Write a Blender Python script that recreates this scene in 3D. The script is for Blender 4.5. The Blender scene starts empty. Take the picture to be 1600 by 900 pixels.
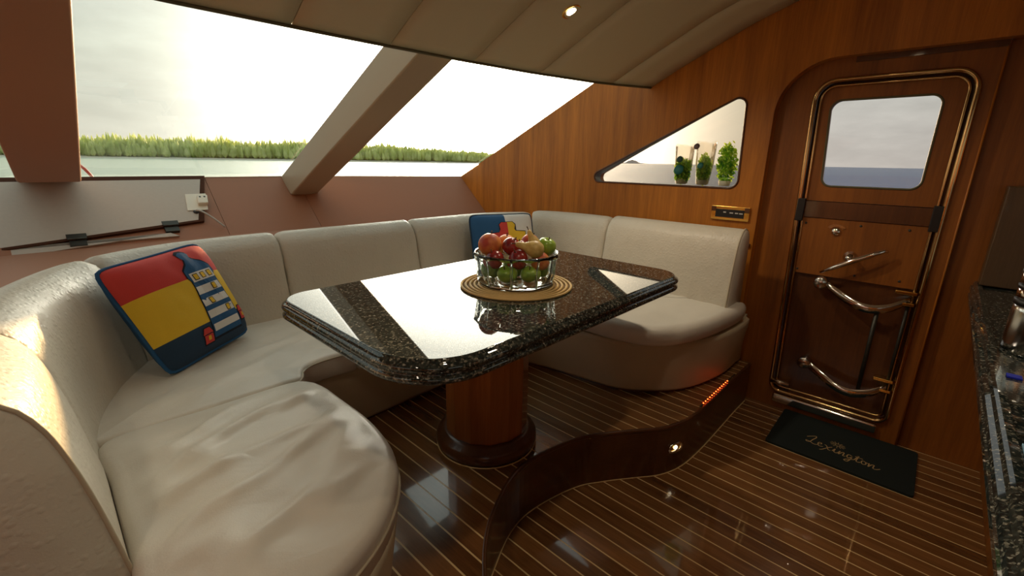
import bpy, bmesh, math, random
from mathutils import Vector, Matrix, noise
from mathutils.geometry import tessellate_polygon

sc = bpy.context.scene
COL = sc.collection
PI = math.pi
random.seed(7)

# ------------------------------------------------------------------ camera
F_PX = 703.0; EYE = 1.15
roll = math.atan(0.0175)
pitch = math.atan(198.0 * math.cos(roll) / F_PX)
yaw = math.radians(-46.66)            # room's Y axis, measured from the viewing direction
cp, sp, cr, sr = math.cos(pitch), math.sin(pitch), math.cos(roll), math.sin(roll)
R0, F0, Z0 = Vector((1, 0, 0)), Vector((0, 1, 0)), Vector((0, 0, 1))
fwv = cp * F0 - sp * Z0; up0 = sp * F0 + cp * Z0
ixv = cr * R0 + sr * up0; iuv = -sr * R0 + cr * up0
ROT = Matrix(((math.cos(yaw), -math.sin(yaw), 0), (math.sin(yaw), math.cos(yaw), 0), (0, 0, 1)))
fwv, ixv, iuv = ROT @ fwv, ROT @ ixv, ROT @ iuv
cam_d = bpy.data.cameras.new('camera'); cam = bpy.data.objects.new('camera', cam_d); COL.objects.link(cam)
cam_d.sensor_width = 36; cam_d.lens = F_PX / 1600 * 36; cam_d.clip_start = 0.03; cam_d.clip_end = 60000
cam.matrix_world = Matrix((
    (ixv.x, iuv.x, -fwv.x, 0), (ixv.y, iuv.y, -fwv.y, 0), (ixv.z, iuv.z, -fwv.z, EYE), (0, 0, 0, 1)))
sc.camera = cam

# ------------------------------------------------------------------ sky, sun, exposure
SUN = Vector((0.668, 0.739, 0.100)).normalized()
sc.view_settings.view_transform = 'Standard'; sc.view_settings.look = 'None'
sc.view_settings.gamma = 1; sc.view_settings.use_curve_mapping = False
sc.view_settings.exposure = 1.6
sc.cycles.use_denoising = True
sc.cycles.max_bounces = 10; sc.cycles.diffuse_bounces = 5; sc.cycles.transparent_max_bounces = 16
sc.cycles.sample_clamp_indirect = 6.0

w = bpy.data.worlds.new('sky'); sc.world = w; w.use_nodes = True
nt = w.node_tree; nt.nodes.clear()
def N(nt, typ, **kw):
    n = nt.nodes.new(typ)
    for k, v in kw.items():
        if k.startswith('i_'):
            key = k[2:]
            n.inputs[int(key) if key.isdigit() else key].default_value = v
        else: setattr(n, k, v)
    return n
def L(nt, a, b): nt.links.new(a, b)
def M_(nt, op, a, b=None, c=None):
    n = nt.nodes.new('ShaderNodeMath'); n.operation = op
    for i, v in enumerate((a, b, c)):
        if v is None: continue
        if isinstance(v, (int, float)): n.inputs[i].default_value = v
        else: nt.links.new(v, n.inputs[i])
    return n.outputs[0]
tc = N(nt, 'ShaderNodeTexCoord')
nrm = N(nt, 'ShaderNodeVectorMath', operation='NORMALIZE'); L(nt, tc.outputs['Generated'], nrm.inputs[0])
dt = N(nt, 'ShaderNodeVectorMath', operation='DOT_PRODUCT'); L(nt, nrm.outputs[0], dt.inputs[0]); dt.inputs[1].default_value = SUN
dpos = M_(nt, 'MAXIMUM', dt.outputs['Value'], 0.0)
g1 = M_(nt, 'MULTIPLY', M_(nt, 'POWER', dpos, 25.0), 7.6)
g2 = M_(nt, 'MULTIPLY', M_(nt, 'POWER', dpos, 140.0), 9.0)
glow = M_(nt, 'ADD', g1, g2)
sx = N(nt, 'ShaderNodeSeparateXYZ'); L(nt, nrm.outputs[0], sx.inputs[0])
ramp = N(nt, 'ShaderNodeValToRGB'); L(nt, sx.outputs['Z'], ramp.inputs[0])
ramp.color_ramp.elements[0].position = 0.0; ramp.color_ramp.elements[0].color = (0.30, 0.285, 0.24, 1)
ramp.color_ramp.elements[1].position = 0.45; ramp.color_ramp.elements[1].color = (0.255, 0.29, 0.275, 1)
e = ramp.color_ramp.elements.new(0.16); e.color = (0.283, 0.295, 0.25, 1)
fall = M_(nt, 'MULTIPLY_ADD', dt.outputs['Value'], 0.13, 0.83)
cn = N(nt, 'ShaderNodeTexNoise', i_Scale=5.0, i_Detail=6.0, i_Roughness=0.6)
mp = N(nt, 'ShaderNodeMapping'); mp.inputs['Scale'].default_value = (1, 1, 4.0); L(nt, nrm.outputs[0], mp.inputs[0]); L(nt, mp.outputs[0], cn.inputs['Vector'])
cl = N(nt, 'ShaderNodeMapRange'); L(nt, cn.outputs[0], cl.inputs[0]); cl.inputs[1].default_value = .45; cl.inputs[2].default_value = .75; cl.inputs[3].default_value = .96; cl.inputs[4].default_value = 1.22
base = N(nt, 'ShaderNodeVectorMath', operation='SCALE'); L(nt, ramp.outputs[0], base.inputs[0]); L(nt, M_(nt, 'MULTIPLY', fall, cl.outputs[0]), base.inputs['Scale'])
gcol = N(nt, 'ShaderNodeVectorMath', operation='SCALE'); gcol.inputs[0].default_value = (1.0, 0.93, 0.77); L(nt, glow, gcol.inputs['Scale'])
tot = N(nt, 'ShaderNodeVectorMath', operation='ADD'); L(nt, base.outputs[0], tot.inputs[0]); L(nt, gcol.outputs[0], tot.inputs[1])
bg = N(nt, 'ShaderNodeBackground', i_Strength=1.0); L(nt, tot.outputs[0], bg.inputs[0])
wo = N(nt, 'ShaderNodeOutputWorld'); L(nt, bg.outputs[0], wo.inputs[0])

sd = bpy.data.lights.new('sun', 'SUN'); so = bpy.data.objects.new('sun', sd); COL.objects.link(so)
sd.energy = 3.4; sd.color = (1.0, 0.62, 0.28); sd.angle = math.radians(1.0)
so.rotation_euler = SUN.to_track_quat('Z', 'Y').to_euler()

# ------------------------------------------------------------------ materials
def newmat(name):
    m = bpy.data.materials.new(name); m.use_nodes = True
    return m, m.node_tree, m.node_tree.nodes['Principled BSDF']
def plain(name, col, rough=0.5, metal=0.0, emit=None, estr=0, coat=0, ior=1.5, bump=0, bscale=200, var=0.0, spec=0.5):
    m, t, b = newmat(name)
    b.inputs['Base Color'].default_value = (*col, 1); b.inputs['Roughness'].default_value = rough
    b.inputs['Metallic'].default_value = metal; b.inputs['IOR'].default_value = ior
    b.inputs['Coat Weight'].default_value = coat; b.inputs['Specular IOR Level'].default_value = spec
    if emit: b.inputs['Emission Color'].default_value = (*emit, 1); b.inputs['Emission Strength'].default_value = estr
    tcn = N(t, 'ShaderNodeTexCoord')
    ns = N(t, 'ShaderNodeTexNoise', i_Scale=bscale, i_Detail=3.0); L(t, tcn.outputs['Object'], ns.inputs['Vector'])
    if var:
        mr = N(t, 'ShaderNodeMix', data_type='RGBA'); L(t, ns.outputs[0], mr.inputs[0])
        mr.inputs[6].default_value = (*[c * (1 - var) for c in col], 1); mr.inputs[7].default_value = (*[min(1, c * (1 + var)) for c in col], 1)
        L(t, mr.outputs[2], b.inputs['Base Color'])
    if bump:
        bp = N(t, 'ShaderNodeBump', i_Strength=bump, i_Distance=0.002); L(t, ns.outputs[0], bp.inputs['Height']); L(t, bp.outputs[0], b.inputs['Normal'])
    return m
def wood(name, c1, c2, axis='z', rough=0.35, coat=0.3, scale=14.0, rnd=0.0, spec=0.5):
    m, t, b = newmat(name)
    tcn = N(t, 'ShaderNodeTexCoord'); mp = N(t, 'ShaderNodeMapping')
    s = {'x': (.06, 1, 1), 'y': (1, .06, 1), 'z': (1, 1, .06)}[axis]
    mp.inputs['Scale'].default_value = s
    L(t, tcn.outputs['Object'], mp.inputs[0])
    n1 = N(t, 'ShaderNodeTexNoise', i_Scale=scale, i_Detail=8.0, i_Roughness=0.65, i_Distortion=0.4); L(t, mp.outputs[0], n1.inputs['Vector'])
    n2 = N(t, 'ShaderNodeTexNoise', i_Scale=scale * 9, i_Detail=4.0, i_Roughness=0.7); L(t, mp.outputs[0], n2.inputs['Vector'])
    f = M_(t, 'MULTIPLY_ADD', n2.outputs[0], 0.35, M_(t, 'MULTIPLY', n1.outputs[0], 0.75))
    if rnd:
        oi = N(t, 'ShaderNodeObjectInfo'); f = M_(t, 'MULTIPLY_ADD', M_(t, 'SUBTRACT', oi.outputs['Random'], 0.5), rnd, f)
    r = N(t, 'ShaderNodeValToRGB'); L(t, f, r.inputs[0])
    r.color_ramp.elements[0].position = 0.36; r.color_ramp.elements[0].color = (*c1, 1)
    r.color_ramp.elements[1].position = 0.70; r.color_ramp.elements[1].color = (*c2, 1)
    L(t, r.outputs[0], b.inputs['Base Color']); b.inputs['Roughness'].default_value = rough
    b.inputs['Coat Weight'].default_value = coat; b.inputs['Coat Roughness'].default_value = 0.05; b.inputs['Coat IOR'].default_value = 1.65 if coat >= 1 else 1.5
    b.inputs['Specular IOR Level'].default_value = spec
    bp = N(t, 'ShaderNodeBump', i_Strength=0.08, i_Distance=0.001); L(t, n2.outputs[0], bp.inputs['Height']); L(t, bp.outputs[0], b.inputs['Normal'])
    return m
def leather(name, col, dots=True, wrinkle=0.25, rough=0.42):
    m, t, b = newmat(name)
    tcn = N(t, 'ShaderNodeTexCoord')
    v = N(t, 'ShaderNodeTexVoronoi', i_Scale=70.0, i_Randomness=0.8); L(t, tcn.outputs['Object'], v.inputs['Vector'])
    n1 = N(t, 'ShaderNodeTexNoise', i_Scale=260.0, i_Detail=2.0); L(t, tcn.outputs['Object'], n1.inputs['Vector'])
    mp = N(t, 'ShaderNodeMapping'); mp.inputs['Scale'].default_value = (1, 1.6, 1); mp.inputs['Rotation'].default_value = (0, 0, .6); L(t, tcn.outputs['Object'], mp.inputs[0])
    n2 = N(t, 'ShaderNodeTexNoise', i_Scale=7.0, i_Detail=3.0, i_Distortion=.4); L(t, mp.outputs[0], n2.inputs['Vector'])
    h = M_(t, 'MULTIPLY', n1.outputs[0], 0.25)
    if dots:
        d = N(t, 'ShaderNodeMapRange'); L(t, v.outputs['Distance'], d.inputs[0]); d.inputs[1].default_value = .12; d.inputs[2].default_value = .5; d.inputs[3].default_value = 1; d.inputs[4].default_value = 0
        h = M_(t, 'MULTIPLY_ADD', d.outputs[0], 0.55, h)
    b1 = N(t, 'ShaderNodeBump', i_Strength=0.5, i_Distance=0.003); L(t, h, b1.inputs['Height'])
    b2 = N(t, 'ShaderNodeBump', i_Strength=wrinkle, i_Distance=0.03); L(t, n2.outputs[0], b2.inputs['Height']); L(t, b1.outputs[0], b2.inputs['Normal'])
    L(t, b2.outputs[0], b.inputs['Normal'])
    mr = N(t, 'ShaderNodeMix', data_type='RGBA'); L(t, n2.outputs[0], mr.inputs[0])
    mr.inputs[6].default_value = (*[c * .92 for c in col], 1); mr.inputs[7].default_value = (*[c * 1.06 for c in col], 1)
    L(t, mr.outputs[2], b.inputs['Base Color'])
    b.inputs['Roughness'].default_value = rough
    return m
def granite(name):
    m, t, b = newmat(name)
    tcn = N(t, 'ShaderNodeTexCoord')
    v = N(t, 'ShaderNodeTexVoronoi', i_Scale=190.0); L(t, tcn.outputs['Object'], v.inputs['Vector'])
    n = N(t, 'ShaderNodeTexNoise', i_Scale=120.0, i_Detail=5.0, i_Roughness=.7); L(t, tcn.outputs['Object'], n.inputs['Vector'])
    sep = N(t, 'ShaderNodeSeparateColor'); L(t, v.outputs['Color'], sep.inputs[0])
    f = M_(t, 'MULTIPLY', sep.outputs[0], n.outputs[0])
    r = N(t, 'ShaderNodeValToRGB'); L(t, f, r.inputs[0])
    els = r.color_ramp.elements
    els[0].position = .12; els[0].color = (.012, .018, .017, 1); els[1].position = .70; els[1].color = (.50, .48, .42, 1)
    a = els.new(.38); a.color = (.045, .052, .044, 1); a = els.new(.50); a.color = (.20, .185, .14, 1)
    L(t, r.outputs[0], b.inputs['Base Color']); b.inputs['Roughness'].default_value = .025
    b.inputs['IOR'].default_value = 1.62
    return m
def pane_mat(name, tint, refl=0.06):
    m, t, b = newmat(name)
    t.nodes.remove(b); out = t.nodes['Material Output']
    tr = N(t, 'ShaderNodeBsdfTransparent'); tr.inputs[0].default_value = (*tint, 1)
    gl = N(t, 'ShaderNodeBsdfGlossy', i_Roughness=0.02)
    fr = N(t, 'ShaderNodeFresnel', i_IOR=1.45)
    mx = N(t, 'ShaderNodeMixShader'); L(t, M_(t, 'MULTIPLY', fr.outputs[0], refl / .04), mx.inputs[0]); L(t, tr.outputs[0], mx.inputs[1]); L(t, gl.outputs[0], mx.inputs[2])
    L(t, mx.outputs[0], out.inputs[0]); return m
def fruit(name, c1, c2, scale=6, rough=.35):
    m, t, b = newmat(name)
    tcn = N(t, 'ShaderNodeTexCoord'); n = N(t, 'ShaderNodeTexNoise', i_Scale=scale * 3.0, i_Detail=3.0); L(t, tcn.outputs['Object'], n.inputs['Vector'])
    r = N(t, 'ShaderNodeValToRGB'); L(t, n.outputs[0], r.inputs[0])
    r.color_ramp.elements[0].position = .38; r.color_ramp.elements[0].color = (*c1, 1); r.color_ramp.elements[1].position = .62; r.color_ramp.elements[1].color = (*c2, 1)
    L(t, r.outputs[0], b.inputs['Base Color']); b.inputs['Roughness'].default_value = rough; b.inputs['Subsurface Weight'].default_value = .05
    b.inputs['Subsurface Radius'].default_value = (.02, .01, .005)
    return m

MT = dict(
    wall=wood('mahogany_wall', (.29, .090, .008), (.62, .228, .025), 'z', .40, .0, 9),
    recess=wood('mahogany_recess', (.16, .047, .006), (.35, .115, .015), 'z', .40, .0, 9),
    dark=wood('mahogany_dark', (.060, .019, .007), (.13, .044, .013), 'z', .30, .4, 12),
    darkx=wood('mahogany_dark_grain', (.055, .019, .007), (.12, .042, .013), 'x', .30, .4, 12),
    ped=wood('pedestal_mahogany', (.24, .065, .015), (.42, .135, .030), 'z', .22, .6, 10),
    plank=wood('teak_plank', (.11, .044, .014), (.27, .120, .040), 'y', .20, 1.0, 16, .25),
    plank_low=wood('teak_plank_low', (.11, .044, .014), (.27, .120, .040), 'y', .20, 1.0, 16, .25),
    inlay=wood('maple_inlay', (.62, .42, .17), (.85, .64, .32), 'y', .3, .4, 20),
    leather=leather('cream_ostrich_leather', (.63, .58, .48)),
    seat=leather('cream_seat_leather', (.74, .70, .61), False, .16, .36),
    basel=leather('cream_base_leather', (.56, .47, .32), False, .08, .45),
    pipe=plain('cream_piping', (.50, .43, .31), .5, bump=.1),
    ceil=plain('ceiling_vinyl', (.62, .55, .36), .55, bump=.08, bscale=300, var=.05),
    lip=plain('ceiling_edge_trim', (.13, .12, .06), .5, bump=.05),
    dash=plain('dash_brown_vinyl', (.34, .145, .075), .55, bump=.15, bscale=400, var=.06),
    beam2=plain('beam_brown_vinyl', (.42, .235, .145), .45, bump=.1, bscale=400, var=.05),
    beam=plain('beam_beige_vinyl', (.42, .35, .245), .42, bump=.1, bscale=400, var=.04),
    lid=plain('lid_pale_board', (.50, .44, .37), .5, bump=.06, bscale=60, var=.05),
    edge=plain('lid_brown_edge', (.07, .026, .012), .8, spec=.2),
    liner=plain('window_liner', (.16, .15, .14), .4),
    white=plain('white_plastic', (.78, .73, .60), .4), black=plain('black_plastic', (.012, .012, .013), .4),
    hinge=plain('bronze_hinge', (.06, .06, .05), .45, .6), cord=plain('grey_cord', (.45, .44, .40), .5),
    granite=granite('black_granite'), chrome=plain('polished_chrome', (.78, .74, .68), .09, 1.0),
    trimc=plain('gold_reflection_chrome', (.55, .37, .17), .14, 1.0),  # the gold of reflections is put into this chrome's tint
    brass=plain('polished_brass', (.80, .52, .13), .16, 1.0), steel=plain('brushed_steel', (.62, .62, .60), .2, 1.0),
    matc=plain('straw_mat', (.62, .42, .16), .7, bump=.3, bscale=500, var=.2), mat2=plain('straw_mat_gap', (.26, .16, .06), .8, bump=.3, bscale=400),
    rug=plain('dark_green_mat', (.006, .013, .012), .9, bump=.4, bscale=700), gold=plain('gold_thread', (.55, .38, .17), .6),
    red=plain('red_cotton', (.60, .045, .035), .8, bump=.2, bscale=300, var=.06), yellow=plain('yellow_cotton', (.78, .50, .025), .8, bump=.2, bscale=300, var=.06),
    navy=plain('navy_cotton', (.012, .040, .085), .85, bump=.2, bscale=300, var=.08), blue=plain('blue_cotton', (.010, .085, .22), .8, bump=.2, bscale=300, var=.08),
    cotton=plain('white_cotton', (.70, .68, .64), .8, bump=.2, bscale=300, var=.04), thread=plain('dark_thread', (.006, .010, .022), .9),
    leaf=plain('leaf_green', (.10, .24, .025), .5, var=.5, bscale=30), leafd=plain('leaf_dark', (.022, .085, .018), .5, var=.4, bscale=30),
    pot=plain('pale_pot', (.55, .55, .42), .6), tag=plain('green_label', (.012, .055, .035), .5), tag2=plain('mauve_label', (.16, .11, .11), .5), tealt=plain('teal_label', (.01, .14, .12), .5),
    lamp=plain('lamp_lens', (.9, .85, .7), .4, emit=(1.0, .80, .50), estr=9), reddot=plain('led_dot', (.9, .2, .05), .4, emit=(1, .07, .01), estr=4),
    steplens=plain('step_lens', (.9, .85, .7), .3, emit=(1, .85, .6), estr=.8),
    bluechip=plain('blue_sticker', (.01, .03, .55), .5), cyan=plain('pale_blue_card', (.25, .45, .60), .5),
    sand=plain('beach_sand', (.62, .60, .50), .9), hill=plain('far_hill_hazed', (.75, .68, .72), 1.0), hull=plain('red_paint', (.45, .06, .04), .5),  # far hill: distance haze is put into its pale colour
    forest=plain('mangrove_foliage_hazed', (.34, .40, .14), .9, var=.35, bscale=.25), splash=wood('splash_panel', (.06, .035, .016), (.12, .07, .033), 'z', .35, .2, 12),
    pane=pane_mat('window_glass', (.97, .98, .97), .01), panet=pane_mat('tinted_glass', (.68, .635, .58), .02), paneg=pane_mat('door_glass', (.78, .765, .79), .02),
    peach=fruit('peach_skin', (.42, .045, .025), (.75, .26, .06), 6, .5), plum=fruit('plum_skin', (.17, .012, .018), (.40, .04, .025), 6, .25),
    orange=fruit('apricot_skin', (.72, .20, .03), (.80, .34, .07), 6, .5), apple=fruit('green_apple_skin', (.20, .36, .03), (.36, .50, .07), 8, .3),
    pear=fruit('pear_skin', (.50, .34, .09), (.66, .50, .17), 14, .45), stem=plain('stem_brown', (.09, .05, .02), .8),
)
def leafy(name, c1, c2, scale, tr=.75):
    m, t, b = newmat(name); out = t.nodes['Material Output']
    tcn = N(t, 'ShaderNodeTexCoord'); n = N(t, 'ShaderNodeTexNoise', i_Scale=scale, i_Detail=4.0); L(t, tcn.outputs['Object'], n.inputs['Vector'])
    r = N(t, 'ShaderNodeValToRGB'); L(t, n.outputs[0], r.inputs[0]); r.color_ramp.elements[0].position = .35; r.color_ramp.elements[0].color = (*c1, 1); r.color_ramp.elements[1].position = .65; r.color_ramp.elements[1].color = (*c2, 1)
    L(t, r.outputs[0], b.inputs['Base Color']); b.inputs['Roughness'].default_value = .5
    tl = N(t, 'ShaderNodeBsdfTranslucent'); L(t, r.outputs[0], tl.inputs[0]); mx = N(t, 'ShaderNodeMixShader'); mx.inputs[0].default_value = tr
    L(t, b.outputs[0], mx.inputs[1]); L(t, tl.outputs[0], mx.inputs[2]); L(t, mx.outputs[0], out.inputs[0]); return m
MT['leaf'] = leafy('leaf_green', (.36, .60, .05), (.70, .95, .16), 40); MT['leafd'] = leafy('leaf_dark', (.09, .30, .04), (.25, .52, .08), 40)
MT['forest'] = leafy('mangrove_foliage_hazed', (.60, .68, .27), (.86, .90, .50), .09, .6)  # foliage paled and yellowed, haze over the water mixed into its colour
m, t, b = newmat('clear_glass'); MT['glass'] = m
b.inputs['Base Color'].default_value = (.97, 1.0, .97, 1); b.inputs['Roughness'].default_value = 0.0; b.inputs['Transmission Weight'].default_value = 1; b.inputs['IOR'].default_value = 1.47
MT['cello'] = pane_mat('cellophane', (.95, .94, .90), .05)
t = MT['cello'].node_tree; o_n = t.nodes['Material Output']; prev = o_n.inputs[0].links[0].from_socket
tl = N(t, 'ShaderNodeBsdfTranslucent'); tl.inputs[0].default_value = (.95, .92, .85, 1); mx = N(t, 'ShaderNodeMixShader'); mx.inputs[0].default_value = .16
L(t, prev, mx.inputs[1]); L(t, tl.outputs[0], mx.inputs[2]); L(t, mx.outputs[0], o_n.inputs[0])
# sea
m, t, b = newmat('sea_water'); MT['sea'] = m
b.inputs['Base Color'].default_value = (.10, .14, .22, 1); b.inputs['Roughness'].default_value = .22; b.inputs['Specular IOR Level'].default_value = .5
sea_b = b; b.inputs['IOR'].default_value = 1.33
tcn = N(t, 'ShaderNodeTexCoord')
n1 = N(t, 'ShaderNodeTexNoise', i_Scale=.35, i_Detail=6.0, i_Roughness=.65); L(t, tcn.outputs['Object'], n1.inputs['Vector'])
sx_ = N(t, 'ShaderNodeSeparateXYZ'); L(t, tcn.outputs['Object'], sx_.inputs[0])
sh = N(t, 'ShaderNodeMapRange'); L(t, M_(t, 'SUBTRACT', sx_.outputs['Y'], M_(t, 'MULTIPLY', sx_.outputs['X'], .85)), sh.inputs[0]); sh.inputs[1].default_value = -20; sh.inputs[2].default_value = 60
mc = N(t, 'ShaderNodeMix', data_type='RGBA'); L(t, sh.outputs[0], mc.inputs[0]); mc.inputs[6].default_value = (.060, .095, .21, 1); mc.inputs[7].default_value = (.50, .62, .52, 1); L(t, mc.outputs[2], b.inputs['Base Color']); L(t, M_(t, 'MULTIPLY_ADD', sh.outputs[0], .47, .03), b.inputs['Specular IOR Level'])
bp = N(t, 'ShaderNodeBump', i_Strength=.55, i_Distance=1.2); L(t, n1.outputs[0], bp.inputs['Height']); L(t, bp.outputs[0], b.inputs['Normal'])

# ------------------------------------------------------------------ mesh helpers
def wloc(o):
    v = Vector((0, 0, 0))
    while o: v += o.location; o = o.parent
    return v
def tag(o, label=None, cat=None, group=None, kind=None):
    if label: o['label'] = label
    if cat: o['category'] = cat
    if group: o['group'] = group
    if kind: o['kind'] = kind
    return o
def thing(name, label, cat, loc=(0, 0, 0), group=None, kind=None):
    o = bpy.data.objects.new(name, None); COL.objects.link(o); o.location = loc; o.empty_display_size = .05
    return tag(o, label, cat, group, kind)
def add(name, verts, faces, mat, parent=None, smooth=False, loc=None, bevel=0, mats=None, fmat=None, recalc=True):
    off = wloc(parent) if parent else Vector(loc or (0, 0, 0))
    me = bpy.data.meshes.new(name); me.from_pydata([tuple(Vector(v) - off) for v in verts], [], faces)
    for mm in (mats or [mat]): me.materials.append(MT[mm] if isinstance(mm, str) else mm)
    if fmat:
        for p, k in zip(me.polygons, fmat): p.material_index = k
    if recalc:
        bm = bmesh.new(); bm.from_mesh(me); bmesh.ops.recalc_face_normals(bm, faces=bm.faces); bm.to_mesh(me); bm.free()
    if smooth:
        for p in me.polygons: p.use_smooth = True
    o = bpy.data.objects.new(name, me); COL.objects.link(o)
    if parent: o.parent = parent
    elif loc: o.location = loc
    if bevel:
        bv = o.modifiers.new('bevel', 'BEVEL'); bv.width = bevel; bv.segments = 3; bv.limit_method = 'ANGLE'; bv.angle_limit = math.radians(35)
        for p in me.polygons: p.use_smooth = True
        ws = o.modifiers.new('wn', 'WEIGHTED_NORMAL'); ws.keep_sharp = True
    return o
def boxv(lo, hi):
    (x0, y0, z0), (x1, y1, z1) = lo, hi
    return [(x0, y0, z0), (x1, y0, z0), (x1, y1, z0), (x0, y1, z0), (x0, y0, z1), (x1, y0, z1), (x1, y1, z1), (x0, y1, z1)]
BF = [(0, 3, 2, 1), (4, 5, 6, 7), (0, 1, 5, 4), (1, 2, 6, 5), (2, 3, 7, 6), (3, 0, 4, 7)]
def box(name, lo, hi, mat, parent=None, bevel=0, loc=None): return add(name, boxv(lo, hi), BF, mat, parent, bevel=bevel, loc=loc)
def hexa(name, pts8, mat, parent=None, bevel=0): return add(name, pts8, BF, mat, parent, bevel=bevel)
def prism(name, poly, a, b, mat, parent=None, axis='z', holes=(), bevel=0, loc=None, smooth=False):
    """polygon (with holes) extruded from a to b along an axis"""
    loops = [list(poly)] + [list(h) for h in holes]
    def to3(p, h): return {'z': (p[0], p[1], h), 'x': (h, p[0], p[1]), 'y': (p[0], h, p[1])}[axis]
    flat = [p for l in loops for p in l]; n = len(flat)
    tris = tessellate_polygon([[Vector((p[0], p[1], 0)) for p in l] for l in loops])
    V = [to3(p, a) for p in flat] + [to3(p, b) for p in flat]; Fc = []
    if not holes: Fc = [tuple(range(n)), tuple(range(n, 2 * n))]
    else:
        for t3 in tris: Fc.append(tuple(t3)); Fc.append(tuple(i + n for i in t3))
    k = 0
    for l in loops:
        for i in range(len(l)):
            j = (i + 1) % len(l); Fc.append((k + i, k + j, k + j + n, k + i + n))
        k += len(l)
    return add(name, V, Fc, mat, parent, bevel=bevel, loc=loc, smooth=smooth)
def frame_of(pts, closed):
    pts = [Vector(p) for p in pts]; n = len(pts); out = []
    ref = None
    for i in range(n):
        a = pts[(i - 1) % n] if closed or i > 0 else pts[0]; c = pts[(i + 1) % n] if closed or i < n - 1 else pts[-1]
        t = (c - a).normalized()
        if ref is None:
            ref = Vector((0, 0, 1)) if abs(t.z) < .9 else Vector((1, 0, 0))
            u = (ref - t * ref.dot(t)).normalized()
        else:
            u = (u - t * u.dot(t)).normalized()
        out.append((pts[i], u, t.cross(u)))
    return out
def tube(name, pts, r, mat, parent=None, closed=False, n=10, loc=None):
    fr = frame_of(pts, closed); V = []; Fc = []
    rr = r if isinstance(r, (list, tuple)) else [r] * len(fr)
    for (p, u, v), q in zip(fr, rr):
        for k in range(n):
            a = 2 * PI * k / n; V.append(p + u * math.cos(a) * q + v * math.sin(a) * q)
    m_ = len(fr)
    for i in range(m_ if closed else m_ - 1):
        for k in range(n):
            j = (i + 1) % m_; Fc.append((i * n + k, i * n + (k + 1) % n, j * n + (k + 1) % n, j * n + k))
    if not closed: Fc.append(tuple(range(n))); Fc.append(tuple(range((m_ - 1) * n, m_ * n)))
    return add(name, V, Fc, mat, parent, True, loc=loc)
def lathe(name, prof, c, mat, parent=None, n=32, loc=None, rmod=None, ax=None, smooth=True):
    """profile of (r, h); axis ax (default z); rmod(theta, i) scales the radius"""
    ax = Vector(ax or (0, 0, 1)).normalized(); u = ax.orthogonal().normalized() if ax.z < .99 else Vector((1, 0, 0)); v = ax.cross(u); c = Vector(c)
    V = []; Fc = []
    for i, (r, h) in enumerate(prof):
        for k in range(n):
            a = 2 * PI * k / n; q = r * (rmod(a, i) if rmod else 1)
            V.append(c + ax * h + u * math.cos(a) * q + v * math.sin(a) * q)
    for i in range(len(prof) - 1):
        for k in range(n): Fc.append((i * n + k, i * n + (k + 1) % n, (i + 1) * n + (k + 1) % n, (i + 1) * n + k))
    if prof[0][0] > 1e-6: Fc.append(tuple(range(n)))
    if prof[-1][0] > 1e-6: Fc.append(tuple(range((len(prof) - 1) * n, len(prof) * n)))
    o = add(name, V, Fc, mat, parent, smooth, loc=loc)
    bm = bmesh.new(); bm.from_mesh(o.data); bmesh.ops.remove_doubles(bm, verts=bm.verts, dist=1e-5); bmesh.ops.recalc_face_normals(bm, faces=bm.faces); bm.to_mesh(o.data); bm.free()
    return o
def catmull(pts, step, closed=False):
    P = [Vector(p) for p in pts]; n = len(P); out = []
    rng = range(n) if closed else range(n - 1)
    for i in rng:
        p1, p2 = P[i], P[(i + 1) % n]
        p0 = P[i - 1] if (closed or i > 0) else p1 * 2 - p2
        p3 = P[(i + 2) % n] if (closed or i < n - 2) else p2 * 2 - p1
        k = max(1, int((p2 - p1).length / step))
        for j in range(k):
            t = j / k
            out.append(.5 * ((2 * p1) + (p2 - p0) * t + (2 * p0 - 5 * p1 + 4 * p2 - p3) * t * t + (3 * p1 - p0 - 3 * p2 + p3) * t ** 3))
    if not closed: out.append(P[-1])
    return out
def fillet(poly, rads, seg=10):
    """round the corners of a polygon"""
    out = []; n = len(poly)
    for i in range(n):
        p = Vector(poly[i]); a = Vector(poly[i - 1]); c = Vector(poly[(i + 1) % n]); r = rads[i] if isinstance(rads, (list, tuple)) else rads
        if r <= 0: out.append(tuple(p)); continue
        d1 = (a - p).normalized(); d2 = (c - p).normalized(); ang = d1.angle(d2); tl = r / math.tan(ang / 2)
        s = p + d1 * tl; e_ = p + d2 * tl; bis = (d1 + d2).normalized(); ce = p + bis * (r / math.sin(ang / 2))
        a0 = math.atan2(s.y - ce.y, s.x - ce.x); a1 = math.atan2(e_.y - ce.y, e_.x - ce.x); da = (a1 - a0 + PI) % (2 * PI) - PI
        for k in range(seg + 1):
            q = a0 + da * k / seg; out.append((ce.x + r * math.cos(q), ce.y + r * math.sin(q)))
    return out
def resample(poly, step):
    out = []; n = len(poly)
    for i in range(n):
        a = Vector(poly[i][:2]); b_ = Vector(poly[(i + 1) % n][:2]); k = max(1, round((b_ - a).length / step))
        for j in range(k): out.append(a.lerp(b_, j / k))
    return out
def area2(poly): return sum(poly[i][0] * poly[(i + 1) % len(poly)][1] - poly[(i + 1) % len(poly)][0] * poly[i][1] for i in range(len(poly)))
def offset(poly, d):
    """move a dense polygon outwards by d"""
    n = len(poly); s = 1 if area2(poly) > 0 else -1; out = []
    for i in range(n):
        t = (Vector(poly[(i + 1) % n][:2]) - Vector(poly[i - 1][:2]))
        if t.length < 1e-9: out.append(Vector(poly[i][:2])); continue
        t.normalize(); out.append(Vector(poly[i][:2]) + Vector((t.y, -t.x)) * d * s)
    return out
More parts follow.
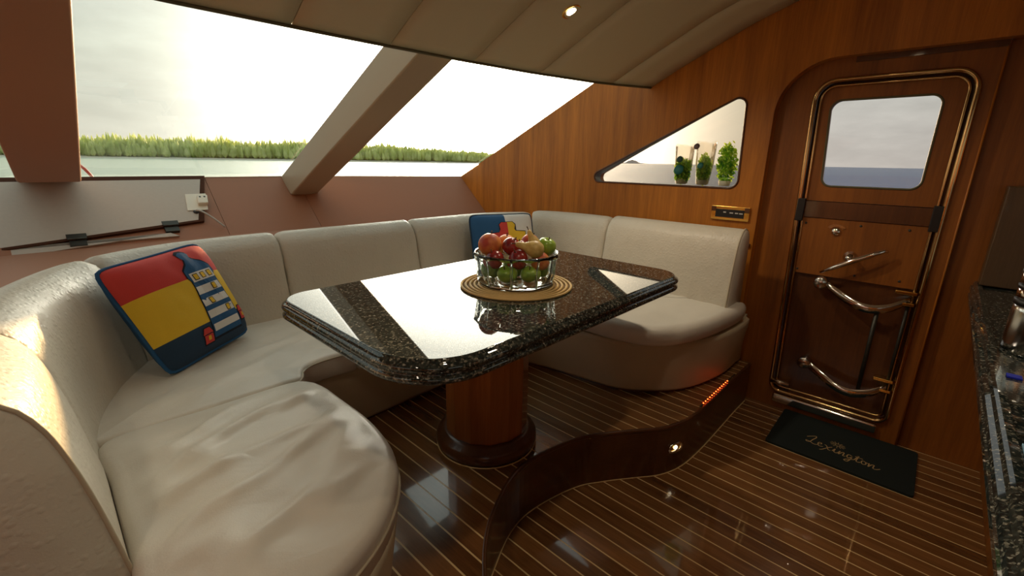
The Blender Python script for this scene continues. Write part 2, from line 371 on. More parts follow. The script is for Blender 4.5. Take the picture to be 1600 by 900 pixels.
def loft(name, rings, mat, parent=None, smooth=True, cap=True, loc=None):
    n = len(rings[0]); V = [p for r in rings for p in r]; Fc = []
    for i in range(len(rings) - 1):
        for k in range(n): Fc.append((i * n + k, i * n + (k + 1) % n, (i + 1) * n + (k + 1) % n, (i + 1) * n + k))
    if cap: Fc.append(tuple(range(n))); Fc.append(tuple(range((len(rings) - 1) * n, len(rings) * n)))
    return add(name, V, Fc, mat, parent, smooth, loc=loc)
def tri_patch(name, poly, fn, mat, parent, cuts=2):
    """a flat outline laid on a surface: triangulated, subdivided, each point mapped by fn(u, v)"""
    bm = bmesh.new(); vs = [bm.verts.new((p[0], p[1], 0)) for p in poly]; fc = bm.faces.new(vs); fc.normal_update()
    bmesh.ops.triangulate(bm, faces=bm.faces)
    for _ in range(cuts): bmesh.ops.subdivide_edges(bm, edges=bm.edges[:], cuts=1, use_grid_fill=True)
    bmesh.ops.triangulate(bm, faces=bm.faces)
    V = [fn(v.co.x, v.co.y) for v in bm.verts]; bm.verts.index_update(); Fc = [[v.index for v in f.verts] for f in bm.faces]; bm.free()
    return add(name, V, Fc, mat, parent, False, recalc=False)

# ------------------------------------------------------------------ setting
ZL = -0.255          # lower floor; the raised dinette floor is z = 0
WX = 2.82            # face of the panelled side wall
RIS = [(.36, -.9), (.40, .05), (.48, .42), (.58, .60), (.728, .779), (.817, .860), (.90, .912), (1.061, .984), (1.217, 1.000), (1.438, .955), (1.57, .882), (1.694, .793), (1.796, .720), (1.93, .676), (2.13, .662), (2.40, .662), (2.64, .664), (2.82, .662)]
def riser_y(x):
    if x <= RIS[0][0]: return RIS[0][1]
    for (a, ya), (c, yc) in zip(RIS, RIS[1:]):
        if x <= c: return ya + (yc - ya) * (x - a) / (c - a)
    return RIS[-1][1]
RISC = [tuple(p) for p in catmull([(x, y, 0) for x, y in RIS], .03)]

flo = box('floor', (-1.4, -3.2, ZL - .06), (3.2, 1.2, ZL - .012), 'dark'); tag(flo, 'lower cabin floor of dark teak planks with pale inlay lines', None, kind='structure')
flo['category'] = 'floor'
plat = thing('floor_platform', 'raised dinette floor of glossy teak planks with pale inlay lines', 'floor', (0, 0, 0), kind='structure')
def strip_poly(x0, x1, lower, upper, k=5):
    xs = [x0 + (x1 - x0) * i / k for i in range(k + 1)]
    return [(x, lower(x)) for x in xs] + [(x, upper(x)) for x in reversed(xs)]
x = .594 - .0647 * 3; hw = .0030
while x < 2.80:
    lo = lambda q: riser_y(q) + .006; up = lambda q: 1.80
    x1 = min(x + .0647 - hw, WX)
    prism('plank', strip_poly(x + hw, x1, lo, up), -.02, 0, 'plank', plat)
    prism('inlay_strip', strip_poly(x - hw, x + hw, lo, up, 1), -.02, -.0004, 'inlay', plat)
    x += .0647
x = 1.098 - .067 * 11
while x < 2.93:
    lo = lambda q: -.42; up = lambda q: (riser_y(q) if q < WX else .80) - .001
    prism('plank', strip_poly(x + hw, min(x + .067 - hw, 2.93), lo, up), ZL - .015, ZL, 'plank_low', flo)
    prism('inlay_strip', strip_poly(x - hw, x + hw, lo, up, 1), ZL - .015, ZL - .0004, 'inlay', flo)
    x += .067
# curved riser between the two floors
def ribbon(name, path, z0, z1, th, mat, parent):
    rings = []
    n = len(path); V = []; Fc = []
    for i, p in enumerate(path):
        a = Vector(path[max(0, i - 1)][:2]); c = Vector(path[min(n - 1, i + 1)][:2]); t = (c - a).normalized(); nn = Vector((-t.y, t.x))
        q = Vector(p[:2]) + nn * th
        V += [(p[0], p[1], z0), (p[0], p[1], z1), (q.x, q.y, z1), (q.x, q.y, z0)]
    for i in range(n - 1):
        for k in range(4): Fc.append((i * 4 + k, i * 4 + (k + 1) % 4, i * 4 + 4 + (k + 1) % 4, i * 4 + 4 + k))
    Fc += [(0, 1, 2, 3), tuple((n - 1) * 4 + k for k in range(4))]
    return add(name, V, Fc, mat, parent)
rb = ribbon('riser', RISC, ZL, -.012, .02, 'darkx', plat)
for p in rb.data.polygons: p.use_smooth = False
tube('nosing', [(p[0], p[1] + .004, -.008) for p in RISC], .0095, 'darkx', plat)
ribbon('riser_inlay', [(p[0], p[1] - .004, 0) for p in RISC], ZL, ZL + .002, .004, 'inlay', plat)
# platform support below the planks
prism('platform_deck', [(x, y + .021) for x, y, _ in RISC] + [(2.82, 3.3), (-1.4, 3.3), (-1.4, -.9)], ZL, -.021, 'dark', plat)

# side wall with triangular window opening and the door alcove
TRI = fillet([(1.985, 1.020), (.888, 1.020), (.905, 1.535)], [.035, .05, .045])
alc = [(.51 + .25 * math.cos(a), 1.415 + .25 * math.sin(a)) for a in [PI / 2 * (1 - k / 14) for k in range(15)]]
wpoly = [(3.36, 1.0), (1.5, 1.876), (1.2, 2.2), (-1.4, 2.2), (-1.4, 1.665)] + alc + [(.76, -.255), (3.36, -.255)]
wr = prism('wall_right', wpoly, WX, WX + .012, 'wall', axis='x', holes=[TRI]); tag(wr, 'glossy mahogany side wall panelling around the triangular window', 'wall', kind='structure')
TRIB = fillet([(2.005, 1.012), (.872, 1.012), (.885, 1.615)], [.035, .05, .045])
prism('wall_core', wpoly, WX + .0121, 3.0, 'wall', wr, axis='x', holes=[offset(TRIB, .003)])
tube('window_trim', [(WX - .001, y, z) for y, z in TRI], .006, 'dark', wr, True, 8)
loft('reveal_liner', [[(WX + .008, y, z) for y, z in offset(TRI, -.0005)], [(2.955, y, z) for y, z in TRIB], [(2.955, y, z) for y, z in offset(TRIB, .002)], [(WX + .010, y, z) for y, z in offset(TRI, .001)]], 'liner', wr, False, cap=False)
w3 = prism('window_1', offset(TRIB, -.004), 2.935, 2.941, 'panet', axis='x'); tag(w3, 'triangular side window pane behind the potted herbs', 'window', kind='structure')
box('trim_1', (WX - .016, .77, .695), (WX - .0005, .93, .715), 'dark', bevel=.004); tag(bpy.data.objects['trim_1'], 'short dark wooden ledge on side wall beside sofa end', 'trim', kind='structure')

# recessed door surround, door, panel beside it
DOOR = fillet([(.575, -.135), (.0, -.135), (.0, 1.565), (.60, 1.565)], [.05, .05, .09, .09])
DOOR = fillet([(.545, -.14), (.005, -.14), (.0, 1.562), (.592, 1.562)], [.05, .05, .085, .085])
box_poly = [(-.062, ZL), (.78, ZL), (.78, 1.76), (-.062, 1.76)]
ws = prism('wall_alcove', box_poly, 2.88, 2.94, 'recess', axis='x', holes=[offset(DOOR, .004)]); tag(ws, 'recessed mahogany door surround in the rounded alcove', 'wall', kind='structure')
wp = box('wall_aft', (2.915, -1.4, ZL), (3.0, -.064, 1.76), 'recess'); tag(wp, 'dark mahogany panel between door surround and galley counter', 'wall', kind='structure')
dr = thing('door_1', 'mahogany cabin door with chrome edging and rounded window', 'door', (2.9, .28, -.14), kind='structure')
DWIN = fillet([(.497, 1.052), (.100, 1.052), (.097, 1.472), (.523, 1.472)], .045)
def cut(poly, z, above):
    out = []; n = len(poly)
    for i in range(n):
        a, c = poly[i], poly[(i + 1) % n]; ia = (a[1] >= z) == above; ic = (c[1] >= z) == above
        if ia: out.append(tuple(a))
        if ia != ic: k = (z - a[1]) / (c[1] - a[1]); out.append((a[0] + (c[0] - a[0]) * k, z))
    return out
DI = [tuple(p) for p in offset(DOOR, -.018)]
prism('door_leaf', offset(DOOR, .003), 2.9305, 2.9395, 'dark', dr, axis='x', holes=[DWIN])
prism('upper_panel', cut(DI, .975, True), 2.892, 2.93, 'recess', dr, axis='x', holes=[DWIN])
prism('middle_rail', cut(cut(DI, .972, False), .888, True), 2.880, 2.93, 'dark', dr, axis='x')
prism('lock_panel', cut(cut(DI, .885, False), .580, True), 2.886, 2.93, 'recess', dr, axis='x')
prism('lower_panel', cut(DI, .577, False), 2.905, 2.93, 'dark', dr, axis='x')
pn = prism('window_pane', offset(DWIN, -.0005), 2.908, 2.914, 'paneg', dr, axis='x')
tube('window_gasket', [(2.892, y, z) for y, z in DWIN], .005, 'lip', dr, True, 8)
tube('chrome_edging', [(2.872, y, z) for y, z in resample(offset(DOOR, .004), .05)], .0115, 'trimc', dr, True, 12)
tube('chrome_edging', [(2.884, y, z) for y, z in resample(offset(DOOR, -.022), .05)], .0065, 'trimc', dr, True, 10)
for yy in (.565, .018): box('latch_block', (2.858, yy - .018, .865), (2.882, yy + .018, .985), 'black', dr, bevel=.004)
h1 = tube('lever_handle', [(2.835, .414, .608), (2.825, .36, .642), (2.82, .29, .688), (2.825, .22, .728), (2.835, .170, .757), (2.845, .158, .752)], [.006, .011, .013, .012, .009, .006], 'chrome', dr)
lathe('spindle', [(.03, 0), (.03, .008), (.018, .014), (.014, .06)], (2.886, .305, .70), 'chrome', h1, ax=(-1, 0, 0), n=20)
bd = lathe('lock_badge', [(.022, 0), (.022, .006), (.016, .012), (.006, .016), (0, .016)], (2.886, .388, .822), 'chrome', dr, ax=(-1, 0, 0), n=24)
arcp = []
for k in range(13):
    a = math.radians(30 + 120 * k / 12); arcp.append((.388 + .047 * math.cos(a), .822 + .040 * math.sin(a)))
for k in range(12, -1, -1):
    a = math.radians(30 + 120 * k / 12); arcp.append((.388 + .030 * math.cos(a), .822 + .027 * math.sin(a)))
prism('badge_plate', arcp, 2.882, 2.886, 'chrome', dr, axis='x')
for (yy, zz) in ((.53, .855), (.29, .862), (.10, .862), (.53, .60), (.27, .605), (.09, .61)): lathe('screw', [(.006, 0), (.005, .003), (0, .004)], (2.886, yy, zz), 'hinge', dr, ax=(-1, 0, 0), n=10)
def bracket(z, dz):
    pts = [(2.885, .395, z + .085 + dz), (2.862, .37, z + .078), (2.835, .31, z + .05), (2.815, .24, z + .02), (2.812, .175, z + .008), (2.825, .11, z + .022), (2.85, .06, z + .05), (2.88, .025, z + .07)]
    cc = catmull(pts, .015); V = []; Fc = []
    for p in cc: V += [(p.x, p.y, p.z - .022), (p.x, p.y, p.z + .022), (p.x + .006, p.y, p.z + .022), (p.x + .006, p.y, p.z - .022)]
    for i in range(len(cc) - 1):
        for k in range(4): Fc.append((i * 4 + k, i * 4 + (k + 1) % 4, i * 4 + 4 + (k + 1) % 4, i * 4 + 4 + k))
    Fc += [(0, 1, 2, 3), tuple((len(cc) - 1) * 4 + k for k in range(4))]
    o = add('curved_bracket', V, Fc, 'chrome', dr, True)
    lathe('pivot', [(.030, -.02), (.033, -.01), (.033, .03), (.026, .038), (0, .038)], (2.885, .405, z + .09), 'steel', o, ax=(-1, 0, 0), n=20)
    box('clamp', (2.852, .012, z + .045), (2.90, .07, z + .062), 'brass', o, bevel=.004); box('clamp', (2.852, .012, z + .10), (2.90, .095, z + .118), 'brass', o, bevel=.004)
    return o
bracket(.455, 0); bracket(-.015, 0)
tube('rod', [(2.832, .142, .475), (2.832, .142, .02)], .010, 'hinge', dr); tube('rod', [(2.878, .035, .52), (2.878, .035, .04)], .007, 'hinge', dr)
hb = box('sill_hinge', (2.862, .46, -.10), (2.90, .55, -.075), 'brass', dr, bevel=.006); tube('hinge_pin', [(2.865, .455, -.088), (2.865, .555, -.088)], .014, 'chrome', hb)
box('sill_plate', (2.855, .03, -.215), (2.90, .53, -.16), 'chrome', dr, bevel=.012)
box('header_strip', (2.872, -.062, 1.640), (2.881, .45, 1.665), 'dark', ws)
tube('casing_edge', [(2.880, -.060, ZL + .002), (2.880, -.060, 1.66)], .004, 'wall', ws)

# windshield: dash, sill, beams, panes, shelf behind the sofa
SY, SZ = 3.85, 1.003
def gz(y, y0): return SZ + .438 * (y0 - y)
dash_sec = lambda y0, bot: ((y0, SZ), (y0 - bot * .33 / .29, SZ - bot))
dv = []; secs = [(-1.4, 3.45), (-.05, 3.85), (1.60, 3.85), (2.82, 3.347)]
DB = .36
wf = thing('wall_front', 'reddish brown padded dashboard sloping below the windshield', 'dashboard', (0, 0, 0), kind='structure')
seams = [(-1.4, 3.45), (-.05, 3.85), (.875, 3.85), (1.50, 3.85), (2.82, 3.347)]
for (xa, ya), (xb, yb) in zip(seams, seams[1:]):
    g = .0015
    pts = []
    for xx, y0 in ((xa + g, ya), (xb - g, yb)):
        pts += [(xx, y0, SZ), (xx, y0 - DB * .33 / .29, SZ - DB), (xx, y0 - DB * .33 / .29 + .06, SZ - DB), (xx, y0 + .05, SZ)]
    add('dash_panel', pts, [(0, 1, 2, 3), (4, 5, 6, 7), (0, 1, 5, 4), (1, 2, 6, 5), (2, 3, 7, 6), (3, 0, 4, 7)], 'dash', wf)
prism('shelf', [(-1.4, 2.44), (2.815, 2.44), (2.815, 3.0), (1.60, 3.50), (-.05, 3.50), (-1.4, 3.1)], .60, SZ - DB, 'dash', wf)
prism('sill_cap', [(-1.4, 3.44), (-.05, 3.845), (1.60, 3.845), (2.82, 3.342), (2.82, 3.40), (1.62, 3.90), (-.05, 3.90), (-1.4, 3.5)], SZ - .001, SZ + .004, 'white', wf)
def beam(name, x0b, x1b, x0t, x1t, y0, lab):
    """tapered box beam following the rake of the glass; x ranges at bottom and top"""
    P = []
    for (yb, zb), (xa, xc) in (((y0 + .02, SZ - .005), (x0b, x1b)), ((1.90, gz(1.90, y0) + .02), (x0t, x1t))): P.append((xa, yb, zb)); P.append((xc, yb, zb))
    for (yb, zb), (xa, xc) in (((y0 - .155, SZ - .136), (x0b, x1b)), ((1.72, SZ - .136 + .44 * (y0 - .155 - 1.72)), (x0t, x1t))): P.append((xa, yb, zb)); P.append((xc, yb, zb))
    if lab == 'beam2': P[4] = (x0b, 3.39, SZ + .002); P[5] = (x1b, 3.39, SZ + .002); P[0] = (x0b, y0 + .02, SZ + .002); P[1] = (x1b, y0 + .02, SZ + .002)
    V = [P[4], P[5], P[1], P[0], P[6], P[7], P[3], P[2]]
    return add(name, V, BF, lab or 'beam', None, bevel=.012)
b2 = beam('window_mullion', 1.395, 1.60, 1.395, 1.60, SY, ''); tag(b2, 'beige padded windshield mullion rising from brown dashboard to ceiling', 'mullion', kind='structure')
b1 = beam('window_mullion', -.035, .205, -.10, .195, SY, 'beam2'); tag(b1, 'brown windshield mullion rising behind the open locker lid', 'mullion', kind='structure')
# panes
def pane(name, a, b_, lab):
    (xa, ya), (xb, yb) = a, b_
    yt = 1.95
    V = []
    for d in (0, .008):
        V += [(xa, ya, SZ + d), (xb, yb, SZ + d), (xb, yb - (SY - yt) * .93, SZ + .438 * (SY - yt) + d), (xa, ya - (SY - yt), SZ + .438 * (SY - yt) + d)]
    o = add(name, V, BF, 'pane'); tag(o, lab, 'window', kind='structure')
pane('window_2', (.20, 3.86), (1.40, 3.86), 'raked windshield pane between the two mullions')
pane('window_3', (1.60, 3.86), (2.815, 3.36), 'raked windshield pane next to the mahogany side wall')
pane('window_4', (-1.4, 3.46), (-.04, 3.86), 'raked windshield pane beyond the brown mullion')

# ceiling of vinyl panels, curved up towards aft
YE = [(-1.5, 1.70), (-.6, 1.84), (.41, 1.866), (.88, 1.85), (1.15, 1.835), (1.48, 1.81), (1.95, 1.752), (2.44, 1.648), (2.62, 1.578), (2.82, 1.485)]
GS = [(0, 0), (.15, .075), (.3, .145), (.45, .215), (.555, .262), (.78, .340), (1.0, .385), (1.3, .415), (1.7, .43), (4.8, .43)]
def interp(x, T):
    if x <= T[0][0]: return T[0][1]
    for (a, ya), (c, yc) in zip(T, T[1:]):
        if x <= c: return ya + (yc - ya) * (x - a) / (c - a)
    return T[-1][1]
def ceil_z(x, y): return 1.613 + interp(interp(x, YE) - y, GS)
ce = thing('ceiling', 'olive beige vinyl ceiling in long panels with fine joints', 'ceiling', (0, 0, 0), kind='structure')
def ceil_sheet(name, xa, xb, z_off, top, mat, parent, y_in=0.0):
    nx = max(2, int((xb - xa) / .08)); ss = [0, .05, .1, .15, .22, .3, .38, .45, .555, .66, .78, .9, 1.0, 1.15, 1.3, 1.5, 1.7, 2.6, 4.6]
    V = []; Fc = []; m_ = len(ss)
    for lay in (0, 1):
        for i in range(nx + 1):
            xx = xa + (xb - xa) * i / nx
            for s in ss:
                z = 1.613 + interp(s, GS)
                V.append((xx, interp(xx, YE) - s - y_in, z + z_off if lay == 0 else max(z + top, 0)))
    K = (nx + 1) * m_
    for i in range(nx):
        for j in range(m_ - 1):
            a = i * m_ + j; Fc.append((a, a + 1, a + m_ + 1, a + m_)); Fc.append((a + K, a + K + 1, a + K + m_ + 1, a + K + m_))
    for i in range(nx):
        a = i * m_; Fc.append((a, a + m_, a + m_ + K, a + K)); a += m_ - 1; Fc.append((a, a + m_, a + m_ + K, a + K))
    for j in range(m_ - 1):
        Fc.append((j, j + 1, j + 1 + K, j + K)); a = nx * m_ + j; Fc.append((a, a + 1, a + 1 + K, a + K))
    o = add(name, V, Fc, mat, parent)
    return o
xs = [-1.4, -.92, -.48, -.06, .345, .768, 1.162, 1.60, 2.03, 2.55, 2.818]
for a, c in zip(xs, xs[1:]):
    o = ceil_sheet('ceiling_panel', a + .0015, c - .0015, 0, .02, 'ceil', ce, .006)
    for p in o.data.polygons: p.use_smooth = abs(p.normal.z) > .5
ceil_sheet('roof_backing', -1.4, 2.818, .021, .25, 'lip', ce)
tube('edge_trim', [(xx, interp(xx, YE), 1.610) for xx in [-1.4 + 4.215 * k / 60 for k in range(61)]], .0075, 'lip', ce)
# unseen walls added to block light, their openings cut to let fill light in
wl = prism('wall_left', [(3.5, ZL), (3.5, 1.0), (1.5, 1.876), (1.2, 2.2), (-3.2, 2.2), (-3.2, ZL)], -1.46, -1.4, 'recess', axis='x', holes=[fillet([(1.6, 1.05), (.2, 1.05), (.2, 1.55), (.7, 1.55)], .05), fillet([(-.9, .95), (-2.7, .95), (-2.7, 1.6), (-.9, 1.6)], .05)]); tag(wl, 'unseen mahogany port side wall behind the camera, added to shape the light', 'wall', kind='structure')
wk = prism('wall_back', [(-1.46, ZL), (3.0, ZL), (3.0, 2.2), (-1.46, 2.2)], -3.2, -3.14, 'recess', axis='y', holes=[[(-.9, ZL + .05), (.6, ZL + .05), (.6, 1.75), (-.9, 1.75)]]); tag(wk, 'unseen aft mahogany bulkhead with opening sized for fill light', 'wall', kind='structure')
wg = prism('wall_saloon', [(-1.401, ZL), (-3.14, ZL), (-3.14, 2.2), (-1.401, 2.2)], 2.94, 3.0, 'recess', axis='x', holes=[fillet([(-1.7, .95), (-2.8, .95), (-2.8, 1.5), (-1.7, 1.5)], .05)]); tag(wg, 'unseen mahogany saloon side wall behind the galley, window added for fill light', 'wall', kind='structure')
# ------------------------------------------------------------------ sofa
FACE = [(0, .985), (0, 1.30), (.004, 1.54), (.056, 1.765), (.183, 2.02), (.36, 2.145), (.55, 2.19), (.78, 2.20), (1.2, 2.20), (2.02, 2.20), (2.26, 2.14), (2.40, 2.02), (2.46, 1.80), (2.46, 1.4), (2.46, .735)]
FP = [p.xy for p in catmull([(x, y, 0) for x, y in FACE], .01)]
acc = [0.0]
for a, c in zip(FP, FP[1:]): acc.append(acc[-1] + (c - a).length)
def at_s(s):
    s = max(0, min(acc[-1] - 1e-6, s))
    lo_, hi_ = 0, len(acc) - 1
    while hi_ - lo_ > 1:
        m_ = (lo_ + hi_) // 2
        if acc[m_] <= s: lo_ = m_
        else: hi_ = m_
    k = (s - acc[lo_]) / max(1e-9, acc[hi_] - acc[lo_]); p = FP[lo_].lerp(FP[hi_], k)
    i0, i1 = max(0, lo_ - 4), min(len(FP) - 1, hi_ + 4); t = (FP[i1] - FP[i0]).normalized()
    return p, Vector((-t.y, t.x))
def s_near(x, y):
    d = [(p - Vector((x, y))).length for p in FP]; return acc[d.index(min(d))]
PROF = [(-.002, .37), (.010, .47), (.024, .57), (.040, .655), (.056, .715), (.078, .760), (.106, .788), (.140, .800), (.172, .793), (.198, .768), (.212, .72), (.216, .60), (.216, .37)]
sofa = thing('corner_sofa', 'cream leather wraparound sofa built around the granite table', 'sofa', (1.2, 1.9, 0))
def back_cushion(name, s0, s1, prof=PROF, e0=.022, e1=.022, dz=0.0, label=None, bulge=.012):
    m_ = max(8, int((s1 - s0) / .022)); rings = []
    pr = [Vector(q) for q in [p.xy for p in catmull([(a, b_, 0) for a, b_ in prof], .02)]]
    cx = sum(p.x for p in pr) / len(pr); cz = sum(p.y for p in pr) / len(pr); C_ = Vector((cx, cz))
    ts = []
    for i in range(m_ + 1):
        ts.append(i / m_)
    R_ = .045; full = s1 - s0
    extra = [k * R_ / 6 / full for k in range(1, 6)]
    ts = sorted(set(ts + extra + [1 - q for q in extra]))
    for t_ in ts:
        s = s0 + full * t_; p, nn = at_s(s)
        da = min(1, (s - s0) / R_); db = min(1, (s1 - s) / R_)
        ins = e0 * (1 - math.sqrt(max(0, 1 - (1 - da) ** 2))) + e1 * (1 - math.sqrt(max(0, 1 - (1 - db) ** 2)))
        ring = []
        for q in pr:
            d = C_ - q; q2 = q + d.normalized() * min(ins, d.length * .8)
            bz = bulge * math.sin(PI * t_) * max(0, (q.y - .45) / .35) if q.x < .1 else 0
            zz = q2.y + (dz * max(0, (q.y - .37) / .43))
            o_ = q2.x - bz
            ring.append((p.x + nn.x * o_, p.y + nn.y * o_, zz))
        rings.append(ring)
    o = loft(name, rings, 'leather', sofa, True)
    if label: o['label'] = label
    return o
S_END = acc[-1]
sm = [0, s_near(0, 1.42), s_near(.20, 2.035), s_near(.785, 2.20), s_near(1.555, 2.20), s_near(2.37, 2.06), s_near(2.46, 1.56), S_END]
APROF = [(-.002, .02)] + PROF[:-1] + [(.216, .02)]
c0 = back_cushion('back_cushion', sm[0], sm[1] - .003, APROF, .004, .03, .004, 'rounded end cushion of the backrest with piped edge')
pr_ = catmull([(a, b_, 0) for a, b_ in PROF], .02)
p0, n0 = at_s(0.004)
tube('piping', [(p0.x + n0.x * q.x, p0.y - .001, q.y) for q in pr_], .0045, 'pipe', c0)
for k in range(1, 7):
    o = back_cushion('back_cushion', sm[k] + .002, sm[k + 1] - .002, PROF, .026, .006 if k == 6 else .026, .022 if k == 6 else (.012 if k == 5 else 0))
    if k == 6:
        p1, n1_ = at_s(S_END); pe = [(p1.x + n1_.x * q.x, p1.y + .012, q.y + .022 * max(0, (q.y - .37) / .43)) for q in pr_]
        tube('piping', pe, .0045, 'pipe', o)
# seats
def smooth_noise(x, y, z=0): return noise.noise(Vector((x, y, z)))
def seat(poly, z0, z1, c, dome=.012, wr=.0, step=.03, rows=8, r=.035, seed=0, name='seat_cushion'):
    pl = resample(poly, step); rings = []
    if area2(pl) < 0: pl.reverse()
    rings.append([(p.x, p.y, z0) for p in offset(pl, -.012)])
    rings.append([(p.x, p.y, z0 + .012) for p in pl])
    rings.append([(p.x, p.y, z1 - r) for p in offset(pl, .006)])
    for k in range(1, 6):
        a = PI / 2 * k / 5; rings.append([(p.x, p.y, z1 - r + r * math.sin(a)) for p in offset(pl, .006 - r * (1 - math.cos(a)))])
    inner = offset(pl, .006 - r); c = Vector(c)
    for k in range(1, rows):
        f = k / rows; ring = []
        for p in inner:
            q = p.lerp(c, f); z = z1 + dome * (1 - (1 - f) ** 2)
            if wr:
                u = q.x * .83 + q.y * .55; v = -q.x * .55 + q.y * .83
                w1 = smooth_noise(u * 3.2 + seed, v * 9 + seed, .3); w2 = smooth_noise(u * 11 + seed, v * 4 + 3, 1.7)
                z += wr * min(1, f * 4) * min(1, (1 - f) * 3) * (math.exp(-(w1 * 5) ** 2) * 1.3 + w2 * .7)
            ring.append((q.x, q.y, z))
        rings.append(ring)
    n = len(pl); V = [p for rg in rings for p in rg]; Fc = []
    for i in range(len(rings) - 1):
        for k in range(n): Fc.append((i * n + k, i * n + (k + 1) % n, (i + 1) * n + (k + 1) % n, (i + 1) * n + k))
    V.append((c.x, c.y, z1 + dome)); ci = len(V) - 1; b0 = (len(rings) - 1) * n
    for k in range(n): Fc.append((b0 + k, b0 + (k + 1) % n, ci))
    Fc.append(tuple(range(n)))
    return add(name, V, Fc, 'seat', sofa, True)
s0p = [p.xy for p in catmull([(.012, 1.516, 0), (.25, 1.52, 0), (.485, 1.518, 0), (.545, 1.488, 0), (.570, 1.42, 0), (.574, 1.3, 0), (.575, 1.12, 0), (.548, .96, 0), (.485, .84, 0), (.38, .745, 0), (.26, .69, 0), (.14, .665, 0), (.055, .70, 0), (.01, .775, 0), (-.002, .9, 0), (.006, 1.0, 0), (.008, 1.3, 0)], .03, True)]
se0 = seat(s0p, .285, .41, (.28, 1.10), .018, .0125, .018, 26, .034, 2.0)
tube('piping', [(p.x, p.y, .352) for p in offset(s0p, .0075)], .0038, 'pipe', se0, True, 8)
s1p = [(-.015, 1.528), (.30, 1.528), (.53, 1.528)] + [p.xy for p in catmull([(.548, 1.545, 0), (.562, 1.585, 0), (.60, 1.617, 0), (.66, 1.632, 0), (.795, 1.625, 0)], .02)] + [(.795, 2.24), (.50, 2.235), (.30, 2.16), (.15, 2.06), (.04, 1.86), (-.01, 1.65)]
se1 = seat(s1p, .305, .405, (.42, 1.86), .012, .004, .02, 18, .02, 5.0)
tube('piping', [(p.x, p.y, .392) for p in catmull([(.30, 1.521, 0), (.535, 1.521, 0), (.553, 1.545, 0), (.568, 1.582, 0), (.604, 1.611, 0), (.662, 1.625, 0), (.795, 1.618, 0)], .02)], .0035, 'pipe', se1, False, 8)
s2p = [(.803, 1.625), (1.70, 1.625)] + [(1.82, 1.72), (1.95, 1.85), (2.08, 2.05), (2.25, 2.23)] + [(.803, 2.24)]
se2 = seat(s2p, .305, .405, (1.42, 1.93), .010, .003, .03, 10, .02, 9.0)
s3p = [(2.26, 2.215), (2.09, 2.04), (1.96, 1.84), (1.84, 1.71), (1.712, 1.622)] + [p.xy for p in catmull([(1.79, 1.55, 0), (1.825, 1.40, 0), (1.83, 1.20, 0), (1.835, 1.04, 0), (1.875, .90, 0), (1.98, .80, 0), (2.2, .728, 0), (2.45, .695, 0), (2.60, .69, 0)], .03)] + [(2.66, .70), (2.66, 1.0), (2.50, 1.1), (2.48, 1.7), (2.44, 1.95)]
se3 = seat(s3p, .315, .412, (2.20, 1.28), .014, .004, .025, 16, .045, 13.0)
# base
bf = catmull([(-.015, .665, 0), (.20, .70, 0), (.35, .765, 0), (.455, .86, 0), (.525, .98, 0), (.54, 1.12, 0), (.54, 1.45, 0), (.57, 1.61, 0), (.67, 1.69, 0), (.95, 1.705, 0), (1.30, 1.715, 0), (1.66, 1.70, 0), (1.80, 1.62, 0), (1.85, 1.50, 0), (1.885, 1.28, 0), (1.925, 1.06, 0), (2.04, .90, 0), (2.21, .785, 0), (2.50, .72, 0), (2.80, .72, 0)], .04)
bpoly = [p.xy for p in bf] + [Vector((2.80, 2.40)), Vector((-.20, 2.40)), Vector((-.20, 1.02)), Vector((-.015, 1.0))]
nf = len(bf)
def ring_at(z, d):
    o_ = offset(bpoly, d)
    return [((o_[i].x, o_[i].y, z) if 2 < i < nf - 2 else (bpoly[i].x, bpoly[i].y, z)) for i in range(len(bpoly))]
loft('base', [ring_at(.018, -.004), ring_at(.03, 0), ring_at(.15, .018), ring_at(.27, .034), ring_at(.302, .034)], 'basel', sofa, False)
loft('toe_kick', [ring_at(.0005, -.02), ring_at(.018, -.02)], 'dark', sofa, False)
for p in bpy.data.objects['base'].data.polygons: p.use_smooth = len(p.vertices) == 4

# ------------------------------------------------------------------ table
TZ = .705; TC = (1.165, 1.235)
tb = thing('dining_table', 'polished black granite dinette table on round mahogany pedestal', 'table', (TC[0], TC[1], 0))
TOP = fillet([(.488, 1.565), (.488, .732), (1.874, .732), (1.874, 1.575)], [.11, .20, .13, .12], 14)
TOP = resample(TOP, .025)
tr_ = [(-.030, -.062), (-.008, -.062), (0, -.054), (0, -.046), (-.006, -.040), (-.010, -.036), (-.002, -.030), (.001, -.022), (-.002, -.014), (-.010, -.009), (-.014, -.006), (-.016, -.0015), (-.020, 0)]
rings = [[(p.x, p.y, TZ + dz) for p in offset(TOP, d)] for d, dz in tr_]
top = loft('tabletop', rings, 'granite', tb, False)
for p in top.data.polygons: p.use_smooth = len(p.vertices) == 4
AP = fillet([(.62, 1.44), (.62, .86), (1.70, .80), (1.70, 1.44)], .06); prism('apron', AP, TZ - .095, TZ - .063, 'ped', tb)
col = lathe('pedestal', [(.172, .06), (.172, .30), (.172, TZ - .095)], (TC[0], TC[1], 0), 'ped', tb, 14, smooth=False)
lathe('base_ring', [(.20, .001), (.207, .010), (.213, .024), (.212, .042), (.203, .058), (.190, .066), (.186, .075), (.178, .080), (.172, .080)], (TC[0], TC[1], 0), 'dark', tb, 56)
tube('ring_inlay', [(TC[0] + .2085 * math.cos(2 * PI * k / 64), TC[1] + .2085 * math.sin(2 * PI * k / 64), .003) for k in range(64)], .0026, 'inlay', tb, True, 8)

